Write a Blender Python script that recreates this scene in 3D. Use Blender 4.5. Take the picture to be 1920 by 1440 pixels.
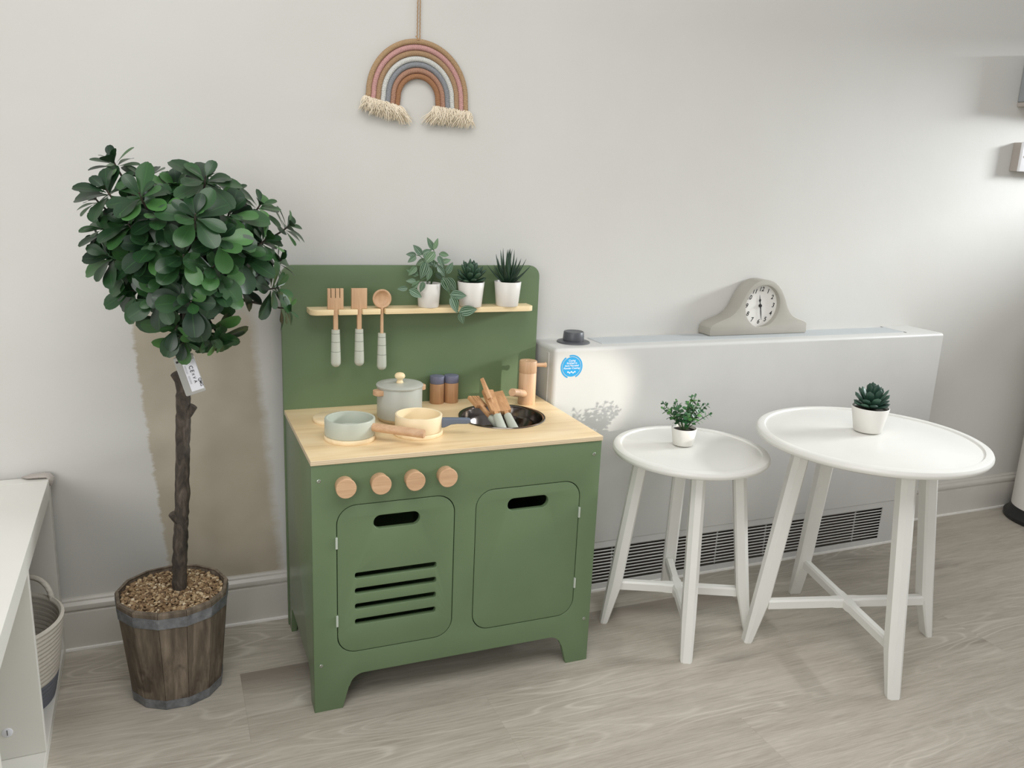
import bpy, bmesh, math, random
from math import sin, cos, pi, radians, sqrt
from mathutils import Vector, Matrix, Euler

for o in list(bpy.data.objects):
    bpy.data.objects.remove(o)
scn = bpy.context.scene
C = scn.collection
R = random.Random(7)

# ------------------------------------------------------------------ camera
cam_d = bpy.data.cameras.new('camera')
cam_d.sensor_width = 36.0
cam_d.lens = 1555.24 * 36.0 / 1920.0
cam_d.clip_start = 0.02
cam = bpy.data.objects.new('camera', cam_d)
C.objects.link(cam)
right = Vector((0.9239186, -0.3802329, 0.0423951))
up = Vector((0.0526595, 0.2361410, 0.9702909))
fwd = Vector((0.3789477, 0.8942373, -0.2381979))
m = Matrix((right, up, -fwd)).transposed().to_4x4()
m.translation = Vector((-0.4339, -1.8461, 1.0270))
cam.matrix_world = m
scn.camera = cam

# ------------------------------------------------------------------ view, world, lights
vs = scn.view_settings
vs.view_transform = 'Standard'
vs.look = 'None'
vs.gamma = 1.0
vs.use_curve_mapping = False
vs.exposure = 0.29

world = bpy.data.worlds.new('room_daylight')
scn.world = world
world.use_nodes = True
bgn = world.node_tree.nodes['Background']
bgn.inputs[0].default_value = (0.96, 0.975, 1.0, 1)
bgn.inputs[1].default_value = 0.45


def area_light(name, loc, target, sx, sy, power, col=(1, 1, 1)):
    d = bpy.data.lights.new(name, 'AREA')
    d.shape = 'RECTANGLE'
    d.size = sx
    d.size_y = sy
    d.energy = power
    d.color = col
    o = bpy.data.objects.new(name, d)
    C.objects.link(o)
    o.location = loc
    o.rotation_euler = (Vector(target) - Vector(loc)).to_track_quat('-Z', 'Y').to_euler()
    return o


# daylight from the window in the wall to the right (its sill stands at 1.15 m)
area_light('window_daylight_right', (4.5, -0.95, 1.98), (1.8, -0.15, 1.02), 1.3, 0.62, 245, (0.93, 0.97, 1.0))
# daylight from the windows behind the photographer
area_light('window_daylight_front', (-2.3, -3.4, 1.45), (-0.35, 0.0, 0.5), 2.2, 1.4, 38, (1.0, 0.99, 0.97))
# soft ceiling panel lights
area_light('ceiling_panel_light', (-0.25, -1.75, 2.6), (-0.25, -1.75, 0), 1.8, 1.4, 28, (1.0, 0.985, 0.96))
# low winter sun that reaches the end of the kitchen and the small table through a gap
sd = bpy.data.lights.new('sun_beam', 'SPOT')
sd.energy = 430
sd.color = (1.0, 0.95, 0.85)
sd.spot_size = radians(4.3)
sd.spot_blend = 0.45
sd.shadow_soft_size = 0.028
so = bpy.data.objects.new('sun_beam', sd)
C.objects.link(so)
so.location = (2.92, -3.05, 1.42)
so.rotation_euler = (Vector((0.455, -0.13, 0.515)) - so.location).to_track_quat('-Z', 'Y').to_euler()


# ------------------------------------------------------------------ materials
def s2l(c):
    return tuple(((v / 255) / 12.92 if v / 255 <= 0.04045 else ((v / 255 + 0.055) / 1.055) ** 2.4) for v in c)


def newmat(name, col=(200, 200, 200), rough=0.5, metal=0.0, spec=None):
    mt = bpy.data.materials.new(name)
    mt.use_nodes = True
    b = mt.node_tree.nodes['Principled BSDF']
    b.inputs['Base Color'].default_value = (*s2l(col), 1)
    b.inputs['Roughness'].default_value = rough
    b.inputs['Metallic'].default_value = metal
    if spec is not None:
        b.inputs['Specular IOR Level'].default_value = spec
    return mt


class NT:
    def __init__(self, mt):
        self.t = mt.node_tree
        self.b = self.t.nodes['Principled BSDF']

    def n(self, kind, **kw):
        nd = self.t.nodes.new(kind)
        for k, v in kw.items():
            if k.startswith('i_'):
                key = k[2:]
                key = int(key) if key.isdigit() else key.replace('_', ' ')
                nd.inputs[key].default_value = v
            else:
                setattr(nd, k, v)
        return nd

    def l(self, a, b):
        self.t.links.new(a, b)

    def coords(self, scale=(1, 1, 1), which='Object', rot=(0, 0, 0)):
        tc = self.n('ShaderNodeTexCoord')
        mp = self.n('ShaderNodeMapping')
        mp.inputs['Scale'].default_value = scale
        mp.inputs['Rotation'].default_value = rot
        self.l(tc.outputs[which], mp.inputs['Vector'])
        return mp.outputs['Vector']

    def noise(self, vec, scale, detail=4, rough=0.55, dist=0.0):
        nd = self.n('ShaderNodeTexNoise', i_Scale=scale, i_Detail=detail, i_Roughness=rough, i_Distortion=dist)
        self.l(vec, nd.inputs['Vector'])
        return nd.outputs['Fac']

    def ramp(self, fac, stops):
        nd = self.n('ShaderNodeValToRGB')
        cr = nd.color_ramp
        while len(cr.elements) < len(stops):
            cr.elements.new(0.5)
        for e, (p, c) in zip(cr.elements, stops):
            e.position = p
            e.color = (*s2l(c), 1) if len(c) == 3 else c
        self.l(fac, nd.inputs['Fac'])
        return nd.outputs['Color']

    def math(self, op, a, b=None, c=None, clamp=False):
        nd = self.n('ShaderNodeMath', operation=op, use_clamp=clamp)
        for i, v in enumerate((a, b, c)):
            if v is None:
                continue
            if isinstance(v, (int, float)):
                nd.inputs[i].default_value = v
            else:
                self.l(v, nd.inputs[i])
        return nd.outputs[0]

    def mix(self, fac, a, b, mode='MIX'):
        nd = self.n('ShaderNodeMix', data_type='RGBA', blend_type=mode)
        for i, v in ((0, fac), (6, a), (7, b)):
            if isinstance(v, (int, float)):
                nd.inputs[i].default_value = v
            elif isinstance(v, tuple):
                nd.inputs[i].default_value = (*s2l(v), 1)
            else:
                self.l(v, nd.inputs[i])
        return nd.outputs[2]

    def color(self, c):
        self.l(c, self.b.inputs['Base Color'])

    def bump(self, h, strength=0.2, dist=0.001):
        bp = self.n('ShaderNodeBump', i_Strength=strength, i_Distance=dist)
        self.l(h, bp.inputs['Height'])
        self.l(bp.outputs[0], self.b.inputs['Normal'])


M = {}


def paint(name, col, rough=0.45, bump=0.05, var=6):
    mt = newmat(name, col, rough)
    t = NT(mt)
    v = t.coords()
    f = t.noise(v, 9, 3)
    hi = tuple(min(255, c + var) for c in col)
    lo = tuple(max(0, c - var) for c in col)
    t.color(t.ramp(f, [(0.3, lo), (0.7, hi)]))
    t.bump(t.noise(v, 260, 2), bump, 0.0006)
    M[name] = mt
    return mt


def wood(name, c1, c2, c3, axis='X', scale=1.0, rough=0.5):
    mt = newmat(name, c1, rough)
    t = NT(mt)
    st = {'X': (1.2, 22, 22), 'Y': (22, 1.2, 22), 'Z': (22, 22, 1.2)}[axis]
    v = t.coords(tuple(s * scale for s in st))
    f = t.noise(v, 5, 6, 0.6, 0.5)
    g = t.noise(v, 30, 3, 0.6)
    c = t.ramp(f, [(0.25, c1), (0.55, c2), (0.8, c3)])
    c = t.mix(0.25, c, t.ramp(g, [(0.3, c1), (0.7, c3)]))
    t.color(c)
    t.bump(g, 0.08, 0.0005)
    M[name] = mt
    return mt


paint('green_paint', (97, 117, 84), 0.42, 0.10, 2)
paint('green_side', (97, 117, 84), 0.30, 0.05, 2)
paint('white_furniture', (222, 221, 215), 0.33, 0.03, 2)


def scuffs():
    # small brown chips in the white paint near the feet
    mt = M['white_furniture']
    t = NT(mt)
    base = t.b.inputs['Base Color'].links[0].from_socket
    tc = t.n('ShaderNodeTexCoord')
    sep = t.n('ShaderNodeSeparateXYZ')
    t.l(tc.outputs['Object'], sep.inputs[0])
    n = t.noise(tc.outputs['Object'], 95, 3, 0.6)
    low = t.math('MULTIPLY', t.math('SUBTRACT', 0.10, sep.outputs['Z']), 0.9, None, True)
    k = t.math('MULTIPLY', t.math('SUBTRACT', t.math('ADD', n, low), 0.775), 30, None, True)
    hi = t.math('LESS_THAN', sep.outputs['Z'], 0.11)
    t.color(t.mix(t.math('MULTIPLY', t.math('MULTIPLY', k, hi), 0.7), base, (120, 98, 74)))


scuffs()
paint('laminate_white', (222, 220, 212), 0.35, 0.02, 1)
paint('radiator_white', (198, 197, 193), 0.42, 0.08, 2)
paint('pot_white', (222, 219, 212), 0.42, 0.05, 3)
paint('handle_sage', (180, 184, 170), 0.45, 0.05, 3)
paint('pan_sage', (184, 189, 175), 0.38, 0.03, 3)
paint('pan_cream', (236, 218, 182), 0.40, 0.03, 3)
paint('pot_grey', (176, 178, 168), 0.40, 0.03, 3)
paint('cap_blue', (108, 110, 130), 0.5, 0.05, 3)
paint('handle_blue', (96, 106, 122), 0.42, 0.03, 3)
paint('clock_grey', (166, 162, 152), 0.5, 0.05, 4)
paint('knob_grey', (78, 80, 84), 0.4, 0.03, 3)
paint('guard_grey', (172, 164, 156), 0.25, 0.02, 3)
paint('skirting_bead', (236, 234, 228), 0.35, 0.05, 3)
paint('bin_white', (226, 222, 216), 0.35, 0.02, 2)
paint('black_plastic', (26, 27, 28), 0.4, 0.02, 1)
paint('black_ink', (22, 22, 24), 0.5, 0.0, 1)
paint('socket_white', (236, 236, 238), 0.3, 0.0, 1)
paint('dispenser_grey', (150, 154, 156), 0.35, 0.0, 2)
paint('soil', (52, 44, 36), 0.9, 0.3, 14)
paint('groove_dark', (112, 118, 106), 0.6, 0.0, 2)
paint('grille_dark', (88, 80, 73), 0.7, 0.0, 2)
paint('twine', (176, 142, 104), 0.9, 0.3, 14)
paint('label_white', (226, 226, 232), 0.4, 0.0, 2)
wood('beech', (180, 140, 106), (202, 164, 128), (214, 182, 146), 'Z')
wood('beech_x', (180, 140, 106), (202, 164, 128), (214, 182, 146), 'X')
wood('beech_dark', (158, 116, 80), (182, 140, 102), (196, 156, 118), 'Z')
wood('birch_light', (222, 196, 146), (236, 214, 170), (244, 226, 188), 'X', 0.6)
wood('birch_ring', (226, 200, 154), (240, 218, 178), (246, 228, 194), 'X', 0.8)
wood('sink_utensil_wood', (168, 122, 80), (196, 150, 106), (212, 170, 126), 'Y')

M['steel'] = newmat('steel', (112, 106, 102), 0.16, 1.0)
M['screw'] = newmat('screw', (170, 176, 164), 0.3, 1.0)
M['hinge'] = newmat('hinge', (176, 184, 172), 0.4, 0.0)


def m_counter():
    mt = newmat('birch_ply', (232, 208, 168), 0.42)
    t = NT(mt)
    v = t.coords((0.9, 9, 9))
    f = t.noise(v, 4.5, 6, 0.6, 0.7)
    top = t.ramp(f, [(0.25, (214, 184, 138)), (0.5, (230, 204, 160)), (0.8, (240, 219, 180))])
    # plywood layers on the edges
    geo = t.n('ShaderNodeNewGeometry')
    sep = t.n('ShaderNodeSeparateXYZ')
    t.l(geo.outputs['Normal'], sep.inputs[0])
    absn = t.math('ABSOLUTE', sep.outputs['Z'])
    edge = t.math('LESS_THAN', absn, 0.5)
    pos = t.n('ShaderNodeSeparateXYZ')
    t.l(t.coords(), pos.inputs[0])
    w = t.math('SINE', t.math('MULTIPLY', pos.outputs['Z'], 2 * pi / 0.0032))
    wv = t.noise(t.coords((30, 30, 400)), 2, 2)
    ply = t.mix(t.math('MULTIPLY_ADD', w, 0.4, 0.5, True), (186, 164, 130), (232, 218, 190))
    ply = t.mix(t.math('MULTIPLY', wv, 0.35), ply, (196, 168, 130))
    t.color(t.mix(edge, top, ply))
    M['counter'] = mt


m_counter()


def m_wall():
    mt = newmat('wall_paint', (214, 212, 206), 0.6)
    t = NT(mt)
    v = t.coords()
    f = t.noise(v, 1.6, 4, 0.6)
    base = t.ramp(f, [(0.3, (201, 199, 193)), (0.7, (206, 205, 200))])
    # unpainted beige patch behind the tree, with ragged edges
    sep = t.n('ShaderNodeSeparateXYZ')
    t.l(v, sep.inputs[0])
    rag = t.noise(t.coords((1, 1, 3)), 11, 8, 0.75)
    ragx = t.math('MULTIPLY_ADD', rag, 0.040, -0.020)
    lean = t.math('MULTIPLY', t.math('SUBTRACT', sep.outputs['Z'], 0.45), 0.08)
    x = t.math('ADD', t.math('ADD', sep.outputs['X'], ragx), lean)
    a = t.math('MULTIPLY', t.math('SUBTRACT', x, -0.488), 160, None, True)
    b = t.math('MULTIPLY', t.math('SUBTRACT', -0.235, x), 45, None, True)
    z = t.math('MULTIPLY', t.math('SUBTRACT', 0.78, sep.outputs['Z']), 12, None, True)
    mask = t.math('MULTIPLY', t.math('MULTIPLY', a, b), z)
    blot = t.noise(v, 5, 3, 0.5)
    blot2 = t.noise(t.coords((1, 1, 0.6)), 9, 3, 0.5)
    patch = t.ramp(blot, [(0.35, (164, 152, 130)), (0.62, (188, 177, 156))])
    base = t.mix(t.math('MULTIPLY', mask, 0.85), base, patch)
    # a second darker blotch in the patch
    dx = t.math('SUBTRACT', sep.outputs['X'], -0.33)
    dz = t.math('SUBTRACT', sep.outputs['Z'], 0.33)
    dd = t.math('SQRT', t.math('ADD', t.math('MULTIPLY', dx, dx), t.math('MULTIPLY', t.math('MULTIPLY', dz, dz), 0.35)))
    dd = t.math('ADD', dd, t.math('MULTIPLY_ADD', blot2, 0.06, -0.03))
    bm_ = t.math('MULTIPLY', t.math('SUBTRACT', 0.095, dd), 40, None, True)
    base = t.mix(t.math('MULTIPLY', bm_, 0.35), base, (168, 156, 136))
    # small scuffs
    sp = t.noise(t.coords((1, 1, 1)), 55, 2, 0.5)
    spm = t.math('MULTIPLY', t.math('SUBTRACT', sp, 0.76), 14, None, True)
    base = t.mix(t.math('MULTIPLY', spm, 0.3), base, (176, 170, 160))
    t.color(base)
    bp = t.math('ADD', t.math('MULTIPLY', t.noise(v, 8, 4, 0.6), 1.0), t.math('MULTIPLY', t.noise(v, 320, 2), 0.12))
    t.bump(bp, 0.14, 0.006)
    M['wall'] = mt


m_wall()
paint('skirting_paint', (200, 196, 188), 0.35, 0.05, 3)


def m_floor():
    mt = newmat('oak_vinyl', (166, 158, 146), 0.42)
    t = NT(mt)
    tc = t.n('ShaderNodeTexCoord')
    sep = t.n('ShaderNodeSeparateXYZ')
    t.l(tc.outputs['Object'], sep.inputs[0])
    W, LN = 0.235, 1.22
    yy = t.math('DIVIDE', t.math('ADD', sep.outputs['Y'], 0.22 + 10 * W), W)
    row = t.math('FLOOR', yy)
    # joints: the one left of the kitchen stands at x = -0.334 in the row just below y = -0.22
    off = t.math('MULTIPLY', t.math('FRACT', t.math('MULTIPLY', t.math('SUBTRACT', row, 9.0), 0.377)), LN)
    xx = t.math('DIVIDE', t.math('ADD', t.math('ADD', sep.outputs['X'], 0.334 + 10 * LN), off), LN)
    colx = t.math('FLOOR', xx)
    comb = t.n('ShaderNodeCombineXYZ')
    t.l(row, comb.inputs[0]); t.l(colx, comb.inputs[1])
    wn = t.n('ShaderNodeTexWhiteNoise', noise_dimensions='3D')
    t.l(comb.outputs[0], wn.inputs['Vector'])
    # grain coordinates, shifted for each plank
    gc = t.n('ShaderNodeVectorMath', operation='MULTIPLY_ADD')
    gc.inputs[1].default_value = (13.0, 7.0, 3.0)
    t.l(wn.outputs['Color'], gc.inputs[0]); t.l(tc.outputs['Object'], gc.inputs[2])
    mp = t.n('ShaderNodeMapping'); mp.inputs['Scale'].default_value = (1.0, 9.0, 1.0)
    t.l(gc.outputs[0], mp.inputs['Vector'])
    g1 = t.noise(mp.outputs[0], 3.2, 8, 0.62, 0.6)
    mp2 = t.n('ShaderNodeMapping'); mp2.inputs['Scale'].default_value = (2.0, 40.0, 1.0)
    t.l(gc.outputs[0], mp2.inputs['Vector'])
    g2 = t.noise(mp2.outputs[0], 5.0, 6, 0.65)
    # cathedral rings: contour lines of a stretched noise
    mp3 = t.n('ShaderNodeMapping'); mp3.inputs['Scale'].default_value = (0.75, 4.2, 1.0)
    t.l(gc.outputs[0], mp3.inputs['Vector'])
    g3 = t.noise(mp3.outputs[0], 1.9, 2, 0.4, 0.3)
    rings = t.math('SINE', t.math('MULTIPLY', g3, 110.0))
    rings = t.math('POWER', t.math('MULTIPLY_ADD', rings, 0.5, 0.5), 7.0)
    rmask = t.math('MULTIPLY', t.math('SUBTRACT', t.noise(mp3.outputs[0], 1.5, 2), 0.46), 7, None, True)
    base = t.ramp(g1, [(0.25, (138, 129, 116)), (0.42, (166, 157, 143)), (0.55, (180, 172, 159)), (0.75, (194, 187, 174))])
    mp5 = t.n('ShaderNodeMapping'); mp5.inputs['Scale'].default_value = (6.0, 110.0, 1.0)
    t.l(gc.outputs[0], mp5.inputs['Vector'])
    g5 = t.noise(mp5.outputs[0], 4.0, 5, 0.7, 0.4)
    base = t.mix(0.24, base, t.ramp(g5, [(0.36, (122, 114, 102)), (0.5, (176, 168, 155)), (0.64, (216, 209, 197))]))
    base = t.mix(0.36, base, t.ramp(g2, [(0.3, (146, 138, 126)), (0.7, (202, 195, 183))]))
    base = t.mix(t.math('MULTIPLY', t.math('MULTIPLY', rings, rmask), 0.44), base, (216, 210, 198))
    # plank tone
    tone = t.math('MULTIPLY_ADD', wn.outputs['Value'], 0.07, 0.93)
    tn = t.n('ShaderNodeCombineColor')
    for i in range(3):
        t.l(tone, tn.inputs[i])
    base = t.mix(1.0, base, tn.outputs[0], 'MULTIPLY')
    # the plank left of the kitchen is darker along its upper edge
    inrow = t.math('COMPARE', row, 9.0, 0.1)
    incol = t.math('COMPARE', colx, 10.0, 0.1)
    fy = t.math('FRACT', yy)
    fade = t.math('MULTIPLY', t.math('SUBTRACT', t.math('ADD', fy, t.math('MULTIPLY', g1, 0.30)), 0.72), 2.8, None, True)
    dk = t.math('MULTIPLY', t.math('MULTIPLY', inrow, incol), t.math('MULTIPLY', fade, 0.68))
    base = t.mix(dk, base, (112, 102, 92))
    # dark knots
    kn = t.n('ShaderNodeTexVoronoi', i_Scale=1.6)
    mk = t.n('ShaderNodeMapping'); mk.inputs['Scale'].default_value = (0.8, 3.0, 1.0)
    t.l(gc.outputs[0], mk.inputs['Vector']); t.l(mk.outputs[0], kn.inputs['Vector'])
    kd = t.math('ADD', kn.outputs['Distance'], t.math('MULTIPLY', g1, 0.25))
    km = t.math('MULTIPLY', t.math('SUBTRACT', 0.27, kd), 7, None, True)
    base = t.mix(t.math('MULTIPLY', km, 0.6), base, (104, 95, 84))
    # thin joints
    e1 = t.math('LESS_THAN', fy, 0.006)
    fx = t.math('FRACT', xx)
    e2 = t.math('LESS_THAN', fx, 0.0012)
    base = t.mix(t.math('MULTIPLY', t.math('MAXIMUM', e1, e2), 0.12), base, (96, 88, 80))
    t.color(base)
    t.l(t.math('MULTIPLY_ADD', g2, 0.18, 0.36), t.b.inputs['Roughness'])
    t.bump(g2, 0.10, 0.001)
    M['floor'] = mt


m_floor()


def m_leaf(name, dark, light, rough=0.38, striped=False):
    mt = newmat(name, dark, rough)
    t = NT(mt)
    geo = t.n('ShaderNodeNewGeometry')
    rnd = geo.outputs['Random Per Island']
    mid = tuple((a + b) / 2 for a, b in zip(dark, light))
    c = t.ramp(rnd, [(0.0, dark), (0.45, tuple(a * .75 + b * .25 for a, b in zip(dark, light))), (0.8, mid), (0.97, light)])
    tc = t.n('ShaderNodeTexCoord')
    sep = t.n('ShaderNodeSeparateXYZ')
    t.l(tc.outputs['UV'], sep.inputs[0])
    if striped:
        u = t.math('ABSOLUTE', t.math('SUBTRACT', sep.outputs['X'], 0.5))
        st = t.math('SINE', t.math('MULTIPLY', u, 2 * pi * 5.4))
        st = t.math('MULTIPLY', t.math('SUBTRACT', st, 0.25), 2.2, None, True)
        c = t.mix(t.math('MULTIPLY', st, 0.50), c, (176, 198, 172))
    else:
        u = t.math('ABSOLUTE', t.math('SUBTRACT', sep.outputs['X'], 0.5))
        vein = t.math('MULTIPLY', t.math('SUBTRACT', 0.035, u), 30, None, True)
        c = t.mix(t.math('MULTIPLY', vein, 0.35), c, light)
    t.color(c)
    t.bump(t.noise(t.coords(), 120, 3), 0.1, 0.001)
    M[name] = mt


m_leaf('tree_leaf', (20, 46, 26), (72, 118, 60), 0.36)
m_leaf('striped_leaf', (36, 70, 46), (80, 112, 70), 0.45, True)
m_leaf('succulent_leaf', (34, 62, 44), (58, 88, 64), 0.5)
m_leaf('aloe_leaf', (24, 48, 34), (44, 72, 48), 0.5)
m_leaf('echeveria_leaf', (30, 60, 48), (60, 92, 74), 0.5)
m_leaf('box_leaf', (22, 66, 38), (74, 122, 60), 0.4)
paint('stem_green', (64, 92, 52), 0.6, 0.1, 8)


def m_bark():
    mt = newmat('bark', (86, 72, 58), 0.85)
    t = NT(mt)
    v = t.coords((1, 1, 0.35))
    f = t.noise(v, 70, 6, 0.65, 0.8)
    t.color(t.ramp(f, [(0.3, (38, 33, 28)), (0.5, (68, 60, 52)), (0.72, (98, 88, 78))]))
    t.bump(t.noise(v, 60, 5, 0.7, 0.6), 0.9, 0.004)
    M['bark'] = mt


m_bark()


def m_barrel():
    mt = newmat('weathered_wood', (110, 92, 74), 0.8)
    t = NT(mt)
    v = t.coords((1, 1, 0.12))
    f = t.noise(v, 42, 7, 0.65, 0.3)
    c = t.ramp(f, [(0.3, (70, 61, 51)), (0.5, (108, 96, 82)), (0.64, (138, 125, 108)), (0.75, (168, 156, 138))])
    geo = t.n('ShaderNodeNewGeometry')
    k = t.noise(t.coords((1, 1, 0.8)), 22, 3, 0.5)
    sz = t.n('ShaderNodeSeparateXYZ')
    t.l(t.coords(), sz.inputs[0])
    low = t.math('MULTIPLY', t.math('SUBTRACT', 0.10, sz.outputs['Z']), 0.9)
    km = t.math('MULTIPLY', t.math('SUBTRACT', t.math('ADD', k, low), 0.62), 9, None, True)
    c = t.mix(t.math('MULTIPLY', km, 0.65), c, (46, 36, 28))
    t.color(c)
    t.bump(f, 0.5, 0.002)
    M['barrel'] = mt
    mt = newmat('weathered_zinc', (128, 130, 134), 0.5, 0.35)
    t = NT(mt)
    f = t.noise(t.coords(), 45, 5, 0.65)
    t.color(t.ramp(f, [(0.3, (96, 98, 102)), (0.6, (136, 139, 143)), (0.8, (160, 164, 168))]))
    M['zinc'] = mt
    mt = newmat('gravel', (150, 116, 78), 0.75)
    t = NT(mt)
    geo = t.n('ShaderNodeNewGeometry')
    c = t.ramp(geo.outputs['Random Per Island'], [(0, (96, 74, 52)), (0.3, (140, 112, 80)), (0.65, (172, 144, 106)), (0.86, (200, 176, 138)), (1, (228, 212, 182))])
    f = t.noise(t.coords(), 160, 3)
    t.color(t.mix(t.math('MULTIPLY', f, 0.5), c, (112, 90, 68)))
    M['gravel'] = mt


m_barrel()


def m_rope(name, col):
    mt = newmat(name, col, 0.85)
    t = NT(mt)
    tc = t.n('ShaderNodeTexCoord')
    sep = t.n('ShaderNodeSeparateXYZ')
    t.l(tc.outputs['UV'], sep.inputs[0])
    w = t.math('SINE', t.math('MULTIPLY', t.math('ADD', sep.outputs['Y'], t.math('MULTIPLY', sep.outputs['X'], 0.0012)), 2 * pi / 0.0026))
    w = t.math('MULTIPLY_ADD', w, 0.5, 0.5)
    nz = t.noise(t.coords(), 300, 2)
    dk = tuple(c * 0.66 for c in col)
    t.color(t.mix(t.math('MULTIPLY_ADD', nz, 0.3, t.math('MULTIPLY', w, 0.7)), dk, tuple(min(255, c * 1.13) for c in col)))
    t.bump(w, 0.8, 0.0010)
    M[name] = mt


for nm, c in (('rope_tan', (188, 156, 118)), ('rope_pink', (214, 164, 158)), ('rope_sand', (182, 148, 114)),
              ('rope_white', (224, 224, 218)), ('rope_grey', (150, 152, 156)), ('rope_rose', (186, 142, 118)), ('rope_brown', (172, 124, 88))):
    m_rope(nm, c)
paint('fringe', (226, 214, 192), 0.9, 0.2, 12)


def m_handle_rings():
    # sage handle with thin darker turned lines, measured down from the handle's top (UV y in metres)
    mt = newmat('handle_rings', (196, 200, 186), 0.45)
    t = NT(mt)
    tc = t.n('ShaderNodeTexCoord')
    sep = t.n('ShaderNodeSeparateXYZ')
    t.l(tc.outputs['UV'], sep.inputs[0])
    m_ = None
    for d in (0.0085, 0.0265, 0.0475):
        k = t.math('COMPARE', sep.outputs['Y'], d, 0.0007)
        m_ = k if m_ is None else t.math('MAXIMUM', m_, k)
    t.color(t.mix(t.math('MULTIPLY', m_, 0.75), (186, 188, 174), (112, 118, 104)))
    M['handle_rings'] = mt


m_handle_rings()


def m_basket():
    mt = newmat('cotton_rope', (226, 220, 208), 0.85)
    t = NT(mt)
    v = t.coords()
    sep = t.n('ShaderNodeSeparateXYZ')
    t.l(v, sep.inputs[0])
    w = t.math('SINE', t.math('MULTIPLY', sep.outputs['Z'], 2 * pi / 0.009))
    w = t.math('MULTIPLY_ADD', w, 0.5, 0.5)
    low = t.math('LESS_THAN', sep.outputs['Z'], 0.052)
    n = t.noise(v, 220, 3)
    c = t.mix(low, (228, 222, 210), (112, 118, 132))
    c = t.mix(t.math('MULTIPLY', n, 0.3), c, (150, 140, 126))
    t.color(c)
    t.bump(t.math('ADD', w, t.math('MULTIPLY', n, 0.4)), 0.3, 0.002)
    M['basket'] = mt


m_basket()


def m_sticker():
    mt = newmat('sticker_blue', (30, 150, 205), 0.4)
    t = NT(mt)
    v = t.coords()
    sep = t.n('ShaderNodeSeparateXYZ')
    t.l(v, sep.inputs[0])
    n = t.noise(v, 95, 3, 0.6)
    lowness = t.math('MULTIPLY_ADD', sep.outputs['Z'], -5.0, 0.0)
    k = t.math('MULTIPLY', t.math('SUBTRACT', t.math('ADD', n, lowness), 0.66), 14, None, True)
    t.color(t.mix(k, (28, 146, 200), (226, 236, 240)))
    M['sticker'] = mt


m_sticker()


# ------------------------------------------------------------------ mesh helpers
def link(ob):
    C.objects.link(ob)
    return ob


def thing(name, label, cat, loc=(0, 0, 0), group=None):
    o = bpy.data.objects.new(name, None)
    o.empty_display_size = 0.05
    link(o)
    o.location = loc
    o['label'] = label
    o['category'] = cat
    if group:
        o['group'] = group
    return o


def rootloc(p):
    v = Vector((0, 0, 0))
    while p is not None:
        v += p.location
        p = p.parent
    return v


def obj(name, me, mat, parent=None, smooth=None, label=None, origin=None):
    """me is written in world coordinates; it becomes one object under parent."""
    if isinstance(me, bmesh.types.BMesh):
        bm = me
        me = bpy.data.meshes.new(name)
        bmesh.ops.recalc_face_normals(bm, faces=bm.faces)
        bm.to_mesh(me)
        bm.free()
    me.name = name
    base = rootloc(parent)
    if parent is None:
        base = Vector(origin) if origin is not None else Vector((0, 0, 0))
    me.transform(Matrix.Translation(-base))
    o = bpy.data.objects.new(name, me)
    link(o)
    if parent is None:
        o.location = base
    else:
        o.parent = parent
    me.materials.clear()
    for k in (mat if isinstance(mat, (list, tuple)) else [mat]):
        me.materials.append(M[k] if isinstance(k, str) else k)
    if smooth is not None:
        for p in me.polygons:
            p.use_smooth = True
        if smooth < 180:
            try:
                me.set_sharp_from_angle(angle=radians(smooth))
            except Exception:
                pass
    if label:
        o['label'] = label
    return o


def tag(o, label, cat, group=None, kind=None):
    o['label'] = label
    o['category'] = cat
    if group:
        o['group'] = group
    if kind:
        o['kind'] = kind
    return o


def box_bm(x0, x1, y0, y1, z0, z1, bev=0.0, seg=2, bm=None):
    own = bm is None
    b2 = bmesh.new()
    bmesh.ops.create_cube(b2, size=1)
    for v in b2.verts:
        v.co = Vector((x0 + (v.co.x + .5) * (x1 - x0), y0 + (v.co.y + .5) * (y1 - y0), z0 + (v.co.z + .5) * (z1 - z0)))
    if bev > 0:
        bmesh.ops.bevel(b2, geom=list(b2.edges), offset=bev, segments=seg, profile=0.5, affect='EDGES')
    if own:
        return b2
    join(bm, b2)
    return bm


def join(bm, b2, mtx=None):
    me = bpy.data.meshes.new('tmp')
    b2.to_mesh(me)
    b2.free()
    if mtx is not None:
        me.transform(mtx)
    bm.from_mesh(me)
    bpy.data.meshes.remove(me)


def joinme(bm, me, mtx=None):
    if mtx is not None:
        me.transform(mtx)
    bm.from_mesh(me)
    bpy.data.meshes.remove(me)


def rrect(x0, x1, y0, y1, r, n=8):
    pts = []
    for cx, cy, a0 in ((x1 - r, y1 - r, 0), (x0 + r, y1 - r, 90), (x0 + r, y0 + r, 180), (x1 - r, y0 + r, 270)):
        for i in range(n + 1):
            a = radians(a0 + 90 * i / n)
            pts.append((cx + r * cos(a), cy + r * sin(a)))
    return pts


def circle(cx, cy, r, n=48, a0=0.0):
    return [(cx + r * cos(a0 + 2 * pi * i / n), cy + r * sin(a0 + 2 * pi * i / n)) for i in range(n)]


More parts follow.
